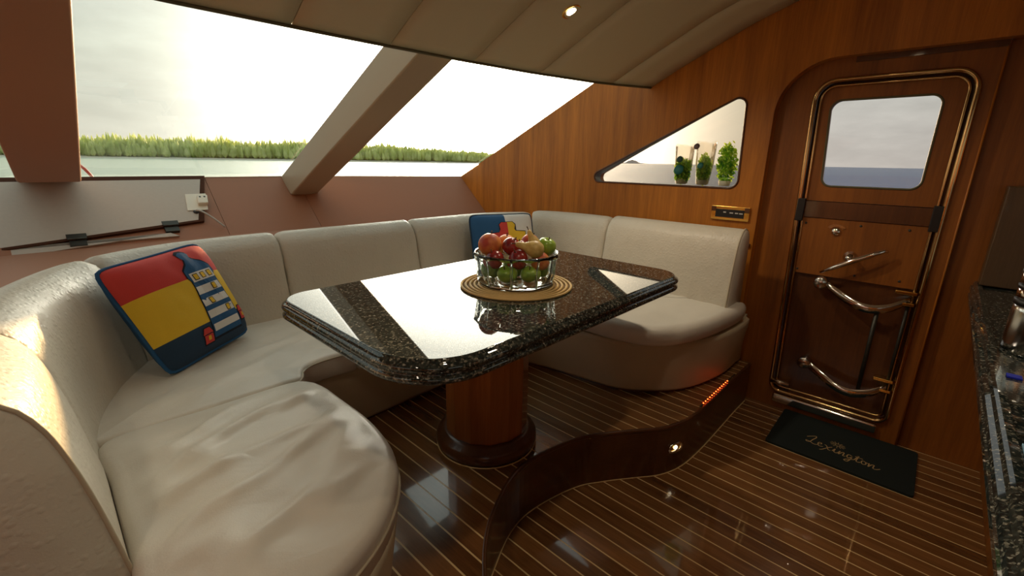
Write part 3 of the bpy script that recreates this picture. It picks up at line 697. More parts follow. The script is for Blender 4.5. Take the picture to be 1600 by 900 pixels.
# ------------------------------------------------------------------ things on the table
BC = Vector((1.188, 1.100)); Q = Vector((.685, -.728)); G = Vector((.728, .685))        # right and away as seen from the companionway
pm = thing('placemat', 'round coiled straw placemat under the glass fruit bowl', 'placemat', (BC.x, BC.y, TZ))
lathe('backing', [(.203, .0005), (.203, .0022), (0, .0022)], (BC.x, BC.y, TZ), 'mat2', pm, 56)
for k in range(12):
    r_ = .025 + .0162 * k; tube('coil', [(BC.x + r_ * math.cos(2 * PI * j / 56), BC.y + r_ * math.sin(2 * PI * j / 56), TZ + .0052) for j in range(56)], .0048, 'matc', pm, True, 6)
BZ = TZ + .0102
bowl = thing('fruit_bowl', 'clear glass bowl with fluted sides holding fruit on straw mat', 'bowl', (BC.x, BC.y, BZ))
ng = 10
def flute(a, i):
    return 1 + (.022 * abs(math.cos(a * ng / 2)) ** 8 - .012 * (1 - abs(math.cos(a * ng / 2)))) if 2 <= i <= 7 else 1
prof_b = [(0, 0), (.12, 0), (.134, .004), (.139, .014), (.142, .04), (.146, .075), (.151, .105), (.156, .116), (.153, .121), (.147, .116), (.141, .100), (.137, .06), (.133, .022), (.125, .014), (0, .012)]
bo = lathe('bowl_body', prof_b, (BC.x, BC.y, BZ), 'glass', bowl, 100, rmod=flute)
for k in range(ng):
    a = 2 * PI * (k) / ng
    tube('rib', [(BC.x + r_ * math.cos(a), BC.y + r_ * math.sin(a), BZ + h_) for r_, h_ in ((.140, .012), (.1435, .04), (.1475, .075), (.152, .105), (.156, .117))], .0045, 'glass', bowl, False, 8)
def rev_apple(r): return [(0, -.86 * r), (.35 * r, -.93 * r), (.62 * r, -.80 * r), (.88 * r, -.45 * r), (1.0 * r, 0), (.95 * r, .38 * r), (.75 * r, .70 * r), (.48 * r, .84 * r), (.22 * r, .80 * r), (0, .66 * r)]
def rev_round(r): return [(r * math.sin(PI * k / 12), -r * .97 * math.cos(PI * k / 12)) for k in range(12)] + [(.08 * r, .93 * r), (0, .86 * r)]
def smoothprof(p): return [(max(0, q.x), q.y) for q in catmull([(a, b_, 0) for a, b_ in p], .006)]
FG = 'fruit in the glass bowl'
def fruit_at(name, label, dx, dy, z, r, mat, tilt=(0, 0, 1), form=rev_round, cat='fruit'):
    c = Vector((BC.x, BC.y, 0)) + Vector((Q.x * dx + G.x * dy, Q.y * dx + G.y * dy, z))
    tl = Vector((Q.x * tilt[0] + G.x * tilt[1], Q.y * tilt[0] + G.y * tilt[1], tilt[2])).normalized()
    t_ = thing(name, label, cat, tuple(c), FG)
    pf = smoothprof(form(r)); lathe('skin', pf, c, mat, t_, 28, ax=tl)
    k_ = pf[-1][1]; u = tl.orthogonal().normalized()
    tube('stem', [c + tl * (k_ - .004), c + tl * (k_ + .006) + u * .001, c + tl * (k_ + .014) + u * .004], [.0022, .0018, .0024], 'stem', t_, False, 6)
    return t_
B0 = BZ + .014
for i, (dx, dy, lab) in enumerate([(-.035, -.072, 'green apple low in the bowl against the front glass, beside its pear'), (.045, -.066, 'green apple low in the bowl beneath the pear'), (-.095, -.005, 'green apple low in the bowl beneath the largest peach'), (.092, .02, 'green apple low in the bowl beneath the topmost green apple'), (-.01, .05, 'green apple low at the far side of the bowl')]):
    fruit_at('green_apple', lab, dx, dy, B0 + .034, .034, 'apple', (random.uniform(-.4, .4), random.uniform(-.5, .1), 1), rev_apple)
for i, (nm, lab, dx, dy, z, r, mat) in enumerate([
    ('nectarine', 'red nectarine pressed against the front glass below the pear', .005, -.062, B0 + .088, .035, 'plum'),
    ('peach', 'orange red peach against the glass below the topmost green apple', .085, -.045, B0 + .080, .033, 'peach'),
    ('nectarine', 'dark red nectarine against the glass below the largest peach', -.078, -.048, B0 + .083, .034, 'plum'),
    ('peach', 'large red peach at the rim beside the far cushion', -.098, -.005, B0 + .128, .043, 'peach'),
    ('apricot', 'orange apricot on top behind the dark red plum', -.040, .062, B0 + .118, .038, 'orange'),
    ('plum', 'dark red plum on top between the largest peach and the pear', -.020, -.012, B0 + .124, .034, 'plum'),
    ('peach', 'red blushed peach on top behind the pears', .050, .075, B0 + .122, .036, 'peach'),
    ('plum', 'small red plum tucked behind the pear neck', .018, .038, B0 + .114, .024, 'plum')]):
    fruit_at(nm, lab, dx, dy, z, r, mat, (random.uniform(-.5, .5), random.uniform(-.6, .2), 1))
fruit_at('green_apple', 'bright green apple on top at the bowl rim', .108, .010, B0 + .122, .035, 'apple', (.3, -.2, 1), rev_apple)
def rev_pear(r): return [(0, -1.0 * r), (.35 * r, -1.0 * r), (.72 * r, -.78 * r), (.95 * r, -.30 * r), (.92 * r, .20 * r), (.68 * r, .75 * r), (.44 * r, 1.2 * r), (.36 * r, 1.7 * r), (.27 * r, 2.05 * r), (.12 * r, 2.2 * r), (0, 2.16 * r)]
fruit_at('pear', 'golden pear lying on top with its neck pointing to the plum', .062, -.056, B0 + .124, .032, 'pear', (-1, -.05, .28), rev_pear)
fruit_at('pear', 'golden pear propped upright on top behind the lying pear', .064, .004, B0 + .130, .026, 'pear', (-.45, .1, 1), rev_pear)

# ------------------------------------------------------------------ cushions with pictures
def pillow(name, label, corners, thick, bands, border):
    """corners BL, BR, TR, TL; returns root and a mapping fn(u, v, lift) onto the front"""
    BL, BR, TR, TL = [Vector(c) for c in corners]; root = thing(name, label, 'cushion', tuple((BL + BR) / 2))
    ctr = (BL + BR + TR + TL) / 4; nn = (BR - BL).cross(TL - BL).normalized()
    if nn.dot(Vector((0, 0, EYE)) - ctr) < 0: nn = -nn
    def S(u, v, side=1, lift=0.0):
        a, b_ = abs(2 * u - 1), abs(2 * v - 1)
        pin = .010 * (1 - a ** 2) * (2 * v - 1) * b_; pin2 = .010 * (1 - b_ ** 2) * (2 * u - 1) * a
        kc = 1 - .055 * (a * b_) ** 8; uu, vv = .5 + (u - pin2 - .5) * kc, .5 + (v - pin - .5) * kc
        p = BL * (1 - uu) * (1 - vv) + BR * uu * (1 - vv) + TR * uu * vv + TL * (1 - uu) * vv
        h = ((1 - a ** 3.2) * (1 - b_ ** 3.2)); h = max(0, h) ** .5
        wrk = .0045 * smooth_noise(u * 9, v * 9, side) * h
        return p + nn * (side * thick * h + side * wrk + lift)
    vs = sorted(set([k / 24 for k in range(25)] + [b_[0] for b_ in bands])); us = sorted(set([k / 24 for k in range(25)] + [c for b_ in bands for c in (b_[3] if len(b_) > 3 else [])]))
    def part(nm, side, matfn, mats):
        V = [S(u, v, side) for v in vs for u in us]; Fc = []; fm = []; nu = len(us)
        for j in range(len(vs) - 1):
            for i in range(nu - 1):
                Fc.append((j * nu + i, j * nu + i + 1, (j + 1) * nu + i + 1, (j + 1) * nu + i)); fm.append(matfn((us[i] + us[i + 1]) / 2, (vs[j] + vs[j + 1]) / 2))
        if side < 0: Fc = [f[::-1] for f in Fc]
        return add(nm, V, Fc, None, root, True, mats=mats, fmat=fm, recalc=False)
    return root, S, part
r1, S1, part1 = pillow('lighthouse_cushion', 'red, yellow and navy cushion appliqued with a lighthouse', [(.214, 1.798, .424), (.532, 2.031, .440), (.430, 2.170, .810), (.088, 1.935, .785)], .082, [(.255,), (.675,)], 'navy')
part1('front_cover', 1, lambda u, v: 0 if v > .675 else (1 if v > .255 else 2), ['red', 'yellow', 'navy']); part1('back_cover', -1, lambda u, v: 0, ['blue'])
tube('cord_edging', [S1(u, v, 1) for u, v in [(k / 20, 1) for k in range(20)] + [(1, 1 - k / 20) for k in range(20)] + [(1 - k / 20, 0) for k in range(20)] + [(0, k / 20) for k in range(20)]], .0065, 'blue', r1, True, 8)
def patch(S, nm, poly, mat, parent, lift, cuts=2): return tri_patch(nm, poly, lambda u, v: S(u, v, 1, lift), mat, parent, cuts)
tower = [(.46, .10), (.83, .10), (.80, .64), (.825, .68), (.815, .74), (.76, .80), (.70, .835), (.675, .86), (.695, .905), (.67, .935), (.625, .94), (.585, .915), (.585, .875), (.60, .85), (.575, .80), (.52, .75), (.51, .68), (.525, .64)]
gx = lambda p, s, c=(.67, .5): [(c[0] + (q[0] - c[0]) * s, c[1] + (q[1] - c[1]) * s) for q in p]
patch(S1, 'tower_outline', gx(tower, 1.05), 'thread', r1, .0015, 3); tw = patch(S1, 'tower', tower, 'blue', r1, .0025, 3)
for (v0, v1, wl_, wr_) in [(.625, .715, .535, .800), (.505, .580, .510, .800), (.390, .460, .498, .806), (.275, .345, .488, .812), (.150, .215, .478, .815)]:
    patch(S1, 'white_band', [(wl_, v0), (wr_, v0), (wr_ - .006, v1), (wl_ + .006, v1)], 'cotton', tw, .0034, 2)
for (u_, v_) in [(.585, .67), (.668, .67), (.75, .67), (.71, .543), (.60, .425), (.735, .31)]:
    patch(S1, 'window_outline', [(u_ - .026, v_ - .031), (u_ + .026, v_ - .031), (u_ + .026, v_ + .031), (u_ - .026, v_ + .031)], 'thread', tw, .0041, 1)
    patch(S1, 'window_patch', [(u_ - .019, v_ - .025), (u_ + .019, v_ - .025), (u_ + .019, v_ + .025), (u_ - .019, v_ + .025)], 'yellow', tw, .0048, 1)
for (u_, v_) in [(.395, .150), (.905, .215)]:
    hp = [(u_ - .05, v_ - .07), (u_ + .05, v_ - .07), (u_ + .05, v_ + .01), (u_ + .058, v_ + .012), (u_ + .03, v_ + .065), (u_ - .03, v_ + .065), (u_ - .058, v_ + .012), (u_ - .05, v_ + .01)]
    patch(S1, 'house_outline', gx(hp, 1.16, (u_, v_)), 'thread', r1, .0015, 2); ho = patch(S1, 'house', hp, 'red', r1, .0026, 2)
    patch(S1, 'roof_line', [(u_ - .05, v_ + .004), (u_ + .05, v_ + .004), (u_ + .05, v_ + .012), (u_ - .05, v_ + .012)], 'thread', ho, .0033, 1)
    patch(S1, 'window_patch', [(u_ - .016, v_ - .045), (u_ + .016, v_ - .045), (u_ + .016, v_ - .008), (u_ - .016, v_ - .008)], 'yellow', ho, .0036, 1)
r2, S2, part2 = pillow('patchwork_cushion', 'blue and white cushion with red and yellow patches in sofa corner', [(1.835, 2.045, .43), (2.20, 1.85, .43), (2.325, 2.03, .812), (1.925, 2.215, .81)], .075, [(.30,), (.5, 0, 0, [.52])], 'navy')
part2('front_cover', 1, lambda u, v: (2 if v < .30 else (0 if u < .52 else 1)), ['blue', 'cotton', 'yellow']); part2('back_cover', -1, lambda u, v: 0, ['navy'])
tube('cord_edging', [S2(u, v, 1) for u, v in [(k / 20, 1) for k in range(20)] + [(1, 1 - k / 20) for k in range(20)] + [(1 - k / 20, 0) for k in range(20)] + [(0, k / 20) for k in range(20)]], .006, 'navy', r2, True, 8)
def mound(lo_, hi_): return [(lo_, .46), (hi_, .46)]
redp = [(.26, .40), (.54, .40), (.54, .82), (.45, .82), (.41, .78), (.42, .70), (.40, .655), (.26, .64)]
yelp = [(.54, .40), (.82, .40), (.82, .66), (.66, .67), (.64, .70), (.66, .77), (.62, .82), (.54, .82)]
patch(S2, 'patch_outline', [(.25, .39), (.83, .39), (.83, .672), (.672, .683), (.672, .785), (.625, .83), (.445, .83), (.398, .785), (.408, .662), (.25, .65)], 'thread', r2, .0012, 3)
patch(S2, 'red_patch', redp, 'red', r2, .0025, 3); patch(S2, 'yellow_patch', yelp, 'yellow', r2, .0025, 3)

# ------------------------------------------------------------------ locker lid and socket on the dash
nD = Vector((0, -.29, .33)).normalized() * 1.0
def D(x, d, out=0.0):
    """point on the sloping dash: d metres down the slope from the sill, lifted by out"""
    k = d / math.hypot(.33, .29); nx_ = Vector((0, -.66, .75))
    return Vector((x, SY - .33 * k, SZ - .29 * k)) + nx_ * out
lid = thing('locker_lid', 'pale hinged locker lid with brown edge standing open on dashboard', 'lid', tuple(D(.3, .39, .01)))
def slab(name, xr, d0, d1, o0, o1, mat, parent, bev=0, d1b=None):
    (xa_t, xb_t, xa_b, xb_b) = xr
    dl_ = d1b if d1b else d1
    V = [D(xa_b, dl_, o0), D(xb_b, d1, o0), D(xb_t, d0, o0), D(xa_t, d0, o0), D(xa_b, dl_, o1), D(xb_b, d1, o1), D(xb_t, d0, o1), D(xa_t, d0, o1)]
    return add(name, V, BF, mat, parent, bevel=bev)
def lid_d(x): return .425 + (.76 - x) * .115
slab('frame', (-.75, .875, -.75, .760), .003, lid_d(.76), .002, .020, 'edge', lid, .002, lid_d(-.75))
slab('board', (-.73, .838, -.73, .730), .042, lid_d(.74) - .014, .0, .0225, 'lid', lid, 0, lid_d(-.73) - .014)
slab('hinge_strip', (-.73, .60, -.73, .56), lid_d(-.08) + .006, lid_d(.56) + .05, .002, .014, 'lid', lid, 0, lid_d(-.73) + .055)
for xh in (.135, .575):
    dh = lid_d(xh)
    hh = slab('hinge', (xh - .042, xh + .042, xh - .042, xh + .042), dh - .036, dh - .004, .0, .027, 'hinge', lid)
    slab('hinge_leaf', (xh - .036, xh + .036, xh - .036, xh + .036), dh + .006, dh + .044, .0, .020, 'hinge', hh)
    tube('hinge_pin', [D(xh - .04, dh, .026), D(xh + .04, dh, .026)], .006, 'hinge', hh)
so_ = thing('wall_socket', 'cream plug socket on corner of the locker lid', 'socket', tuple(D(.76, .30, .022)))
slab('plate', (.712, .832, .690, .806), .185, .335, .0232, .030, 'white', so_, .003)
bk = slab('plug_box', (.768, .828, .758, .815), .225, .300, .031, .060, 'white', so_, .006)
for dx in (-.012, .014): lathe('pin_hole', [(.006, 0), (.006, .002), (0, .002)], D(.793 + dx, .245, .059), 'black', bk, ax=(0, -.66, .75), n=12)
cordp = catmull([D(.735, .345, .031), D(.738, .352, .048), D(.765, .385, .060), D(.815, .44, .045), D(.86, .49, .02)], .01)
co = tube('power_cord', cordp, .006, 'cord', None, False, 8, loc=tuple(cordp[0])); tag(co, 'grey power cord dropping from socket behind the sofa back', 'cord')
lathe('grommet', [(.016, 0), (.016, .006), (.008, .010)], D(.735, .345, .021), 'black', co, ax=(0, -.66, .75), n=16)

# ------------------------------------------------------------------ lamps and small fittings
def downlight(x_, y_, lab):
    cz_ = ceil_z(x_, y_); dzl = (ceil_z(x_, y_ - .05) - ceil_z(x_, y_ + .05)) / -.10
    axl = Vector((0, dzl, -1)).normalized()
    dl = thing('ceiling_downlight', lab, 'light', (x_, y_, cz_), 'ceiling downlights')
    lathe('rim', [(.026, -.004), (.030, .001), (.043, .004), (.046, .001), (.046, -.004)], (x_, y_, cz_), 'brass', dl, 32, ax=axl)
    lathe('lens', [(.029, -.003), (.022, .003), (0, .004)], (x_, y_, cz_), 'lamp', dl, 24, ax=axl)
    ld = bpy.data.lights.new('downlight_bulb', 'SPOT'); lo_ = bpy.data.objects.new('downlight_bulb', ld); COL.objects.link(lo_); lo_.parent = dl
    ld.energy = LAMP_W * (1.0 if y_ > 1 else .46); ld.color = (1, .84, .62); ld.spot_size = 2.4; ld.spot_blend = .8; ld.specular_factor = .1; ld.shadow_soft_size = .04; lo_.location = (axl * .03); lo_.rotation_euler = (-axl).to_track_quat('Z', 'Y').to_euler()
LAMP_W = 7.5
for q in ((1.82, 1.381, 'lit round downlight with brass rim in sloping ceiling above granite table'), (1.82, .40, 'added unseen fill downlight in ceiling above the curved floor step'), (.55, .40, 'added unseen fill downlight in ceiling above the rounded seat end'), (-.6, .40, 'added unseen fill downlight in ceiling behind the sofa end cushion')): downlight(*q)  # only the first is a visible fitting; the others are added unseen fill
sl = thing('step_light', 'oval chrome step light set in the curved riser', 'light', (1.865, .694, -.125))
tA = Vector((.93, -.33, 0)).normalized(); nA = Vector((-.33, -.93, 0)).normalized(); cA = Vector((1.865, .694, -.125))
ov = []
for k in range(28):
    a = 2 * PI * k / 28; cx_, sy_ = math.cos(a), math.sin(a)
    ov.append(cA + nA * .006 + tA * (math.copysign(.018, cx_) + .020 * cx_) + Vector((0, 0, .020 * sy_)))
tube('bezel', ov, .0055, 'chrome', sl, True, 8)
rg = [[p - nA * .010 for p in ov], [p - nA * .002 for p in ov]]; loft('plate', rg, 'brass', sl, False)
lathe('lens', [(.011, 0), (.010, .006), (0, .010)], cA + nA * .003, 'steplens', sl, 16, ax=nA)
led = thing('light_strip', 'red glowing light strip along the platform edge by sofa end', 'light', (2.34, .672, 0))
tube('strip', [(2.08 + .5 * k / 10, .677, .0035) for k in range(11)], .003, 'hinge', led, False, 6)
for k in range(13): lathe('bulb', [(.0035, 0), (.003, .003), (0, .004)], (2.12 + .028 * k, .676, .0055), 'reddot', led, 8)
ac = thing('control_panel', 'brass framed black climate control panel on side wall', 'control panel', (WX, .905, .876))
box('frame', (WX - .014, .798, .836), (WX - .0003, 1.012, .918), 'brass', ac, bevel=.003)
sc_ = box('display', (WX - .018, .826, .853), (WX - .0145, .985, .900), 'black', ac, bevel=.001)
for (ya, yb, zz) in [(.925, .94, .880), (.885, .905, .878), (.858, .875, .878), (.832, .852, .877)]: box('marking', (WX - .0188, ya, zz), (WX - .0182, yb, zz + .006), 'cotton', sc_)
for yy in (.812, .998): box('corner_block', (WX - .0165, yy - .013, .886), (WX - .0145, yy + .013, .914), 'dark', ac)

# ------------------------------------------------------------------ door mat with lettering
mt = thing('door_mat', 'dark green door mat with gold script in front of cabin door', 'mat', (2.665, .15, ZL))
prism('pile', fillet([(2.44, -.155), (2.872, -.15), (2.872, .452), (2.44, .445)], .015), ZL + .0005, ZL + .012, 'rug', mt)
def script(strokes, ox, oy, sc_x, sc_y, wd, parent):
    for st in strokes:
        pts = catmull([(a, b_, 0) for a, b_ in st], .06); V = []; Fc = []
        P3 = [Vector((oy + p.y * sc_y + p.x * sc_x * -.13, ox - p.x * sc_x)) for p in pts]
        for i, p in enumerate(P3):
            t_ = (P3[min(len(P3) - 1, i + 1)] - P3[max(0, i - 1)]).normalized(); nn = Vector((-t_.y, t_.x)) * wd
            for q in (p + nn, p - nn): V.append((q.x, q.y, ZL + .0125))
        for i in range(len(P3) - 1): Fc.append((2 * i, 2 * i + 1, 2 * i + 3, 2 * i + 2))
        add('lettering', V, Fc, 'gold', parent)
LEX = [[(-.25, .75), (.0, 1.05), (.3, 1.35), (.38, 1.15), (.22, .6), (.1, .1), (-.1, -.05), (-.2, .1), (.05, .12), (.4, -.05), (.65, .1)],
       [(.62, .28), (.88, .45), (.85, .62), (.7, .6), (.65, .3), (.78, .02), (1.05, .15)], [(1.1, .6), (1.25, .5), (1.45, .0), (1.6, .05)], [(1.62, .65), (1.4, .35), (1.05, -.35), (.9, -.5)],
       [(1.7, .1), (1.85, .58), (1.82, .1), (1.98, .02), (2.1, .2)], [(1.9, .82), (1.93, .86)],
       [(2.1, .2), (2.2, .58), (2.15, .02), (2.35, .5), (2.48, .55), (2.45, .05), (2.62, .12)],
       [(3.0, .55), (2.8, .6), (2.7, .3), (2.8, .05), (3.0, .35), (3.03, .58), (2.98, .0), (2.8, -.55), (2.6, -.5), (2.75, -.25), (3.2, .15)],
       [(3.2, .15), (3.42, .95), (3.33, .1), (3.48, .02), (3.6, .15)], [(3.2, .72), (3.7, .76)],
       [(3.85, .55), (3.7, .5), (3.66, .2), (3.78, .02), (3.95, .2), (3.9, .5), (3.82, .5), (4.1, .45)],
       [(4.15, .55), (4.12, .02), (4.3, .48), (4.45, .55), (4.42, .05), (4.6, .05), (4.85, .35)]]
script(LEX, .275, 2.585, .062, .062, .0022, mt)
star = [[(1.9 + .25 * math.cos(a), 1.55 + .22 * math.sin(a)), (1.9 + .55 * math.cos(a), 1.55 + .45 * math.sin(a))] for a in [PI * k / 6 for k in range(12)]]
script(star, .275, 2.575, .062, .062, .0014, mt)
script([[(1.9 + .18 * math.cos(a), 1.55 + .16 * math.sin(a)) for a in [2 * PI * k / 12 for k in range(13)]]], .275, 2.575, .062, .062, .0016, mt)

# ------------------------------------------------------------------ galley counter
CZ = .66; CY = -.157
ct = thing('galley_counter', 'galley cabinet with black granite worktop and grooved edge', 'counter', (1.6, -.6, ZL))
box('cabinet', (-.1, -1.38, ZL + .001), (2.90, -.375, CZ - .075), 'recess', ct)
box('toe_kick', (-.1, -1.38, ZL + .0003), (2.90, -.39, ZL + .0009), 'dark', ct)
prf = [(0, -.075), (.0, -.060), (-.010, -.052), (-.004, -.045), (.003, -.034), (0, -.024), (-.010, -.019), (-.006, -.012), (-.010, -.003), (-.016, 0), (-.030, 0), (-.030, -.006), (-.05, -.006)]
V = []; Fc = []; k_ = len(prf) + 2
for xx in (-.1, 2.905):
    for a, b_ in prf: V.append((xx, CY + a, CZ + b_))
    V.append((xx, -1.38, CZ - .006)); V.append((xx, -1.38, CZ - .075))
for i in range(k_): Fc.append((i, (i + 1) % k_, k_ + (i + 1) % k_, k_ + i))
Fc += [tuple(range(k_)), tuple(range(k_, 2 * k_))]
add('worktop', V, Fc, 'granite', ct)
sp_ = add('splash_panel', boxv((2.80, -.75, CZ + .0005), (2.905, -.175, 1.085)), BF, 'splash', None, bevel=.006, loc=(2.85, -.46, CZ)); tag(sp_, 'brown grey end panel standing at the far end of the worktop', 'panel')
TX, TY = 1.855, -.268
th = thing('vacuum_flask', 'polished steel vacuum jug with black bands on galley worktop', 'jug', (TX, TY, CZ - .006))
z0 = CZ - .0055
lathe('body', [(0.0702, 0.0), (0.0749, 0.0072), (0.0749, 0.12), (0.0725, 0.138)], (TX, TY, z0), 'steel', th, 40)
lathe('band', [(0.0766, 0.138), (0.0766, 0.1524)], (TX, TY, z0), 'black', th, 40); lathe('collar', [(0.0749, 0.1524), (0.0749, 0.1824)], (TX, TY, z0), 'chrome', th, 40)
lathe('band', [(0.0766, 0.1824), (0.0766, 0.192)], (TX, TY, z0), 'black', th, 40); lathe('collar', [(0.0749, 0.192), (0.0749, 0.2244)], (TX, TY, z0), 'chrome', th, 40)
lathe('band', [(0.0766, 0.2244), (0.0766, 0.2328)], (TX, TY, z0), 'black', th, 40)
lathe('shoulder', [(0.0737, 0.2328), (0.0737, 0.282), (0.0679, 0.3144), (0.0562, 0.342)], (TX, TY, z0), 'steel', th, 40)
lathe('neck', [(0.0585, 0.342), (0.0608, 0.3456), (0.0608, 0.384), (0.0526, 0.3864)], (TX, TY, z0), 'black', th, 40)
lathe('upper_cup', [(0.0503, 0.3864), (0.0468, 0.48), (0.0421, 0.486)], (TX, TY, z0), 'chrome', th, 40)
lathe('lid', [(0.0562, 0.486), (0.0585, 0.492), (0.0538, 0.5016), (0.0234, 0.5088), (0.0211, 0.5184), (0.0246, 0.528), (0.0164, 0.5376), (0.0, 0.54)], (TX, TY, z0), 'chrome', th, 40)
tube('handle', [(TX - .068, TY - .02, z0 + .12), (TX - .097, TY - .03, z0 + .118), (TX - .107, TY - .035, z0 + .085), (TX - .104, TY - .035, z0 + .03)], .008, 'black', th)
st_ = box('blue_clip', (1.585, -.222, z0), (1.612, -.195, z0 + .005), 'bluechip', None, loc=(1.6, -.208, z0), bevel=.001); tag(st_, 'small bright blue plastic clip on the granite worktop', 'clip')
cd_ = box('leaflet', (1.04, -.33, z0), (1.19, -.192, z0 + .006), 'cyan', None, loc=(1.09, -.25, z0), bevel=.001); tag(cd_, 'pale blue leaflet lying at the worktop edge', 'leaflet')

# ------------------------------------------------------------------ herb pots on the window sill
def leaf_cloud(name, c, rx, rz, n, size, mat, parent, seed, low=-1.0):
    rd = random.Random(seed); V = []; Fc = []
    for k in range(n):
        while True:
            p = Vector((rd.uniform(-1, 1), rd.uniform(-1, 1), rd.uniform(low, 1)))
            if .25 < p.length < 1: break
        q = Vector(c) + Vector((p.x * rx, p.y * rx, p.z * rz))
        a = Vector((rd.gauss(0, 1), rd.gauss(0, 1), rd.gauss(0, .6))).normalized(); b_ = a.orthogonal().normalized(); m_ = a.cross(b_)
        s = size * rd.uniform(.6, 1.2); i = len(V)
        V += [q - b_ * s, q + m_ * s * .45 + a * s * .1, q + b_ * s, q - m_ * s * .45 + a * s * .1]; Fc += [(i, i + 1, i + 2), (i, i + 2, i + 3)]
    o = add(name, V, Fc, mat, parent, False, recalc=False); o['kind'] = 'stuff'
    return o
SZL = 1.020 + .0095
def herb(y, r, h, top, lab, seed, tagz, tagm, dy=0.0, sleeve=0.0):
    x_ = 2.872; hp = thing('potted_herb', lab, 'plant', (x_, y, SZL), 'herbs on the triangular window sill')
    lathe('pot', [(.028, 0), (.030, .003), (.034, .03), (.032, .03), (.030, .026)], (x_, y, SZL), 'pot', hp, 24)
    leaf_cloud('foliage', (x_, y, SZL + h * .54), r, h * .52, 320, .017, 'leaf', hp, seed); leaf_cloud('dark_foliage', (x_, y, SZL + h * .48), r * .88, h * .46, 240, .017, 'leafd', hp, seed + 1)
    for k in range(4):
        a = 1.3 * k + seed; tube('stem', [(x_ + .008 * math.cos(a), y + .008 * math.sin(a), SZL + .04), (x_ + .5 * r * math.cos(a), y + .5 * r * math.sin(a), SZL + h * .75)], .002, 'leaf', hp, False, 5)
    if sleeve:
        V = []; Fc = []; n = 28
        for i, (rr, zz) in enumerate(((.036, .004), (.052, sleeve * .5), (.057, sleeve))):
            for k in range(n):
                a = 2 * PI * k / n; q = rr * (1 + .05 * math.sin(a * 5 + i))
                V.append((x_ + q * .9 * math.cos(a), y + q * math.sin(a), SZL + zz + (.008 * math.sin(a * 3) if i == 2 else 0)))
        for i in range(2):
            for k in range(n): Fc.append((i * n + k, i * n + (k + 1) % n, (i + 1) * n + (k + 1) % n, (i + 1) * n + k))
        add('sleeve', V, Fc, 'cello', hp, True)
    if tagz:
        for (zz, yo, mm, ra, rb_) in tagz: lathe('label_disc', [(ra, 0), (ra, .001), (0, .001)], (x_ - .058, y + yo, SZL + zz), mm, hp, 20, ax=(-1, 0, .25), rmod=None)
herb(1.246, .052, .155, 0, 'bushy potted herb in clear sleeve with round green label', 3, [(.150, .0, 'tag', .020, 0), (.088, 0, 'tealt', .030, 0)], None, 0, .235)
herb(1.115, .036, .175, 0, 'slim potted herb in clear sleeve with mauve label', 9, [(.225, .035, 'tag2', .018, 0), (.115, 0, 'tealt', .018, 0)], None, 0, .25)
herb(.982, .056, .245, 0, 'tall leafy potted herb nearest the door alcove', 17, None, None)

# ------------------------------------------------------------------ outside
SEA = -2.6
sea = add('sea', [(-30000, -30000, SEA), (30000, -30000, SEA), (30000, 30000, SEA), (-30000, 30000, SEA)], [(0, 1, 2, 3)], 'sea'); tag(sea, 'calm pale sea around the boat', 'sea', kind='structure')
def bearing(px):
    v = fwv + ixv * ((px - 800) / F_PX) - iuv * ((252 - 450) / F_PX); return math.atan2(v.y, v.x)
RI = 620.0
a0, a1 = bearing(-260), bearing(790)
isl = thing('island', 'low green wooded island across the water', 'island', (RI * math.cos((a0 + a1) / 2), RI * math.sin((a0 + a1) / 2), SEA))
V = []; Fc = []; n = 90
for i in range(n + 1):
    a = a0 + (a1 - a0) * i / n
    for rr, zz in ((RI - 10 + 6 * smooth_noise(i * .3, 0), -.2), (RI + 4, 1.0), (RI + 30, 2.2), (RI + 160, 2.0), (RI + 200, -.3)): V.append((rr * math.cos(a), rr * math.sin(a), SEA + zz))
for i in range(n):
    for k in range(4): Fc.append((i * 5 + k, i * 5 + k + 1, i * 5 + 6 + k, i * 5 + 5 + k))
add('beach', V, Fc, 'sand', isl, True)
rd = random.Random(5); V = []; Fc = []
ico = bmesh.new(); bmesh.ops.create_icosphere(ico, subdivisions=1, radius=1); iv = [v.co.copy() for v in ico.verts]; ico.verts.index_update(); ifc = [[v.index for v in f.verts] for f in ico.faces]; ico.free()
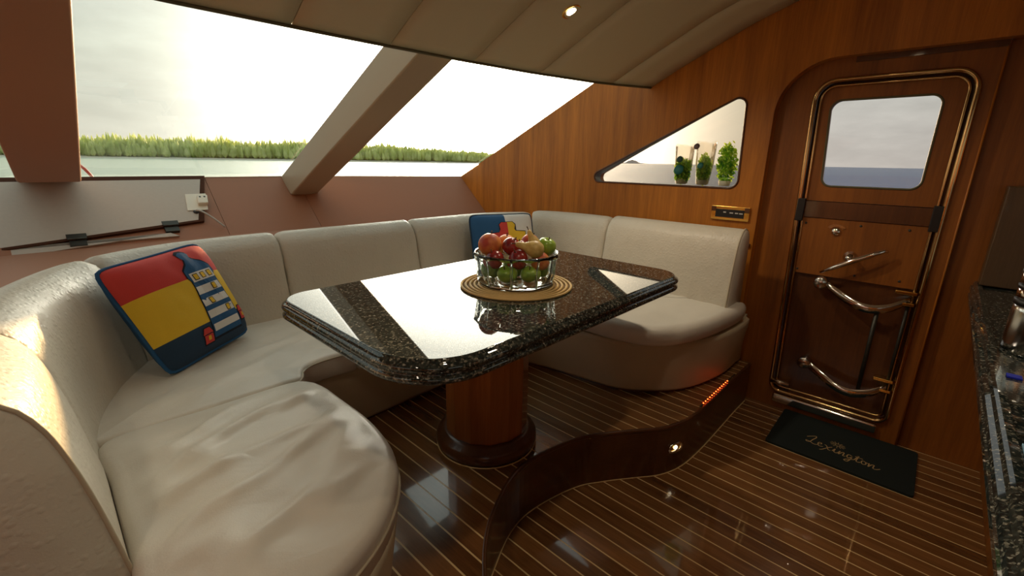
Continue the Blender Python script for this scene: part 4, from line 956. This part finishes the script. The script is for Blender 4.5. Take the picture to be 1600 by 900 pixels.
for k in range(5200):
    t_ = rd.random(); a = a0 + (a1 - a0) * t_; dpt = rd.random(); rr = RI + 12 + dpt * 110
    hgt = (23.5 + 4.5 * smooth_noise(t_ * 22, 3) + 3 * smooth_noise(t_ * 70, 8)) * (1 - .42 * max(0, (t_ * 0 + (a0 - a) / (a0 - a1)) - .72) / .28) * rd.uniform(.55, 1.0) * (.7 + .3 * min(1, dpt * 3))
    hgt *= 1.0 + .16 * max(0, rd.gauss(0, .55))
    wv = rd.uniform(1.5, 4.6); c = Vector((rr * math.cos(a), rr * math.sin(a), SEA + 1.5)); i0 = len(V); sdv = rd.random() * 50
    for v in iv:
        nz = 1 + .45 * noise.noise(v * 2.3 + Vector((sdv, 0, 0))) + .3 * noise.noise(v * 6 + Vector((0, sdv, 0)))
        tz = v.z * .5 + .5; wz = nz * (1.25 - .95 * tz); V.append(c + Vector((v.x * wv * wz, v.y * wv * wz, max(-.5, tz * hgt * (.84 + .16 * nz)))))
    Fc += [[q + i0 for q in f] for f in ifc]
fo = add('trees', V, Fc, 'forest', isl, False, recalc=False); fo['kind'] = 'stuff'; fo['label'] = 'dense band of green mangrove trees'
ab = bearing(985); RB = 7000
fi = thing('far_islet', 'tiny hazy islet on the horizon seen through triangular window', 'islet', (RB * math.cos(ab), RB * math.sin(ab), SEA))
def islet(nm, px0, px1, h):
    V = []; Fc = []; n = 24
    for i in range(n + 1):
        a = bearing(px0) + (bearing(px1) - bearing(px0)) * i / n; k = math.sin(PI * i / n) ** 1.5 * h * (1 + .3 * smooth_noise(i * .6, 2))
        for rr, zz in ((RB - 100, -1), (RB, k), (RB + 150, -1)): V.append((rr * math.cos(a), rr * math.sin(a), SEA + zz))
    for i in range(n):
        for q in range(2): Fc.append((i * 3 + q, i * 3 + q + 1, i * 3 + 4 + q, i * 3 + 3 + q))
    add(nm, V, Fc, 'hill', fi, False)
islet('hill', 972, 1004, 52); islet('headland', 955, 1020, 16)
fp = thing('jack_staff', 'red curved staff on the foredeck beyond the windshield', 'staff', (.48, 6.5, SZ - .5))
ba = bearing(128); u_ = Vector((math.cos(ba), math.sin(ba), 0)); pr2 = Vector((u_.y, -u_.x, 0)); c = u_ * 6.5
tube('pole', catmull([c + pr2 * -.16 + Vector((0, 0, 1.12)), c + pr2 * -.05 + Vector((0, 0, 1.06)), c + pr2 * .03 + Vector((0, 0, .96)), c + pr2 * .08 + Vector((0, 0, .80)), c + pr2 * .09 + Vector((0, 0, .4))], .04), .014, 'hull', fp)
box('foot', tuple(c + pr2 * .09 + Vector((-.06, -.06, .36))), tuple(c + pr2 * .09 + Vector((.06, .06, .40))), 'steel', fp, bevel=.005)
dk = prism('foredeck', [(-1.4, 3.5), (-.05, 3.95), (1.60, 3.95), (2.95, 3.42), (2.6, 6.5), (1.6, 9), (.75, 10), (-.1, 9), (-1.1, 6.5)], .28, .36, 'white'); tag(dk, 'white foredeck of the boat ahead of the windshield', 'deck', kind='structure')
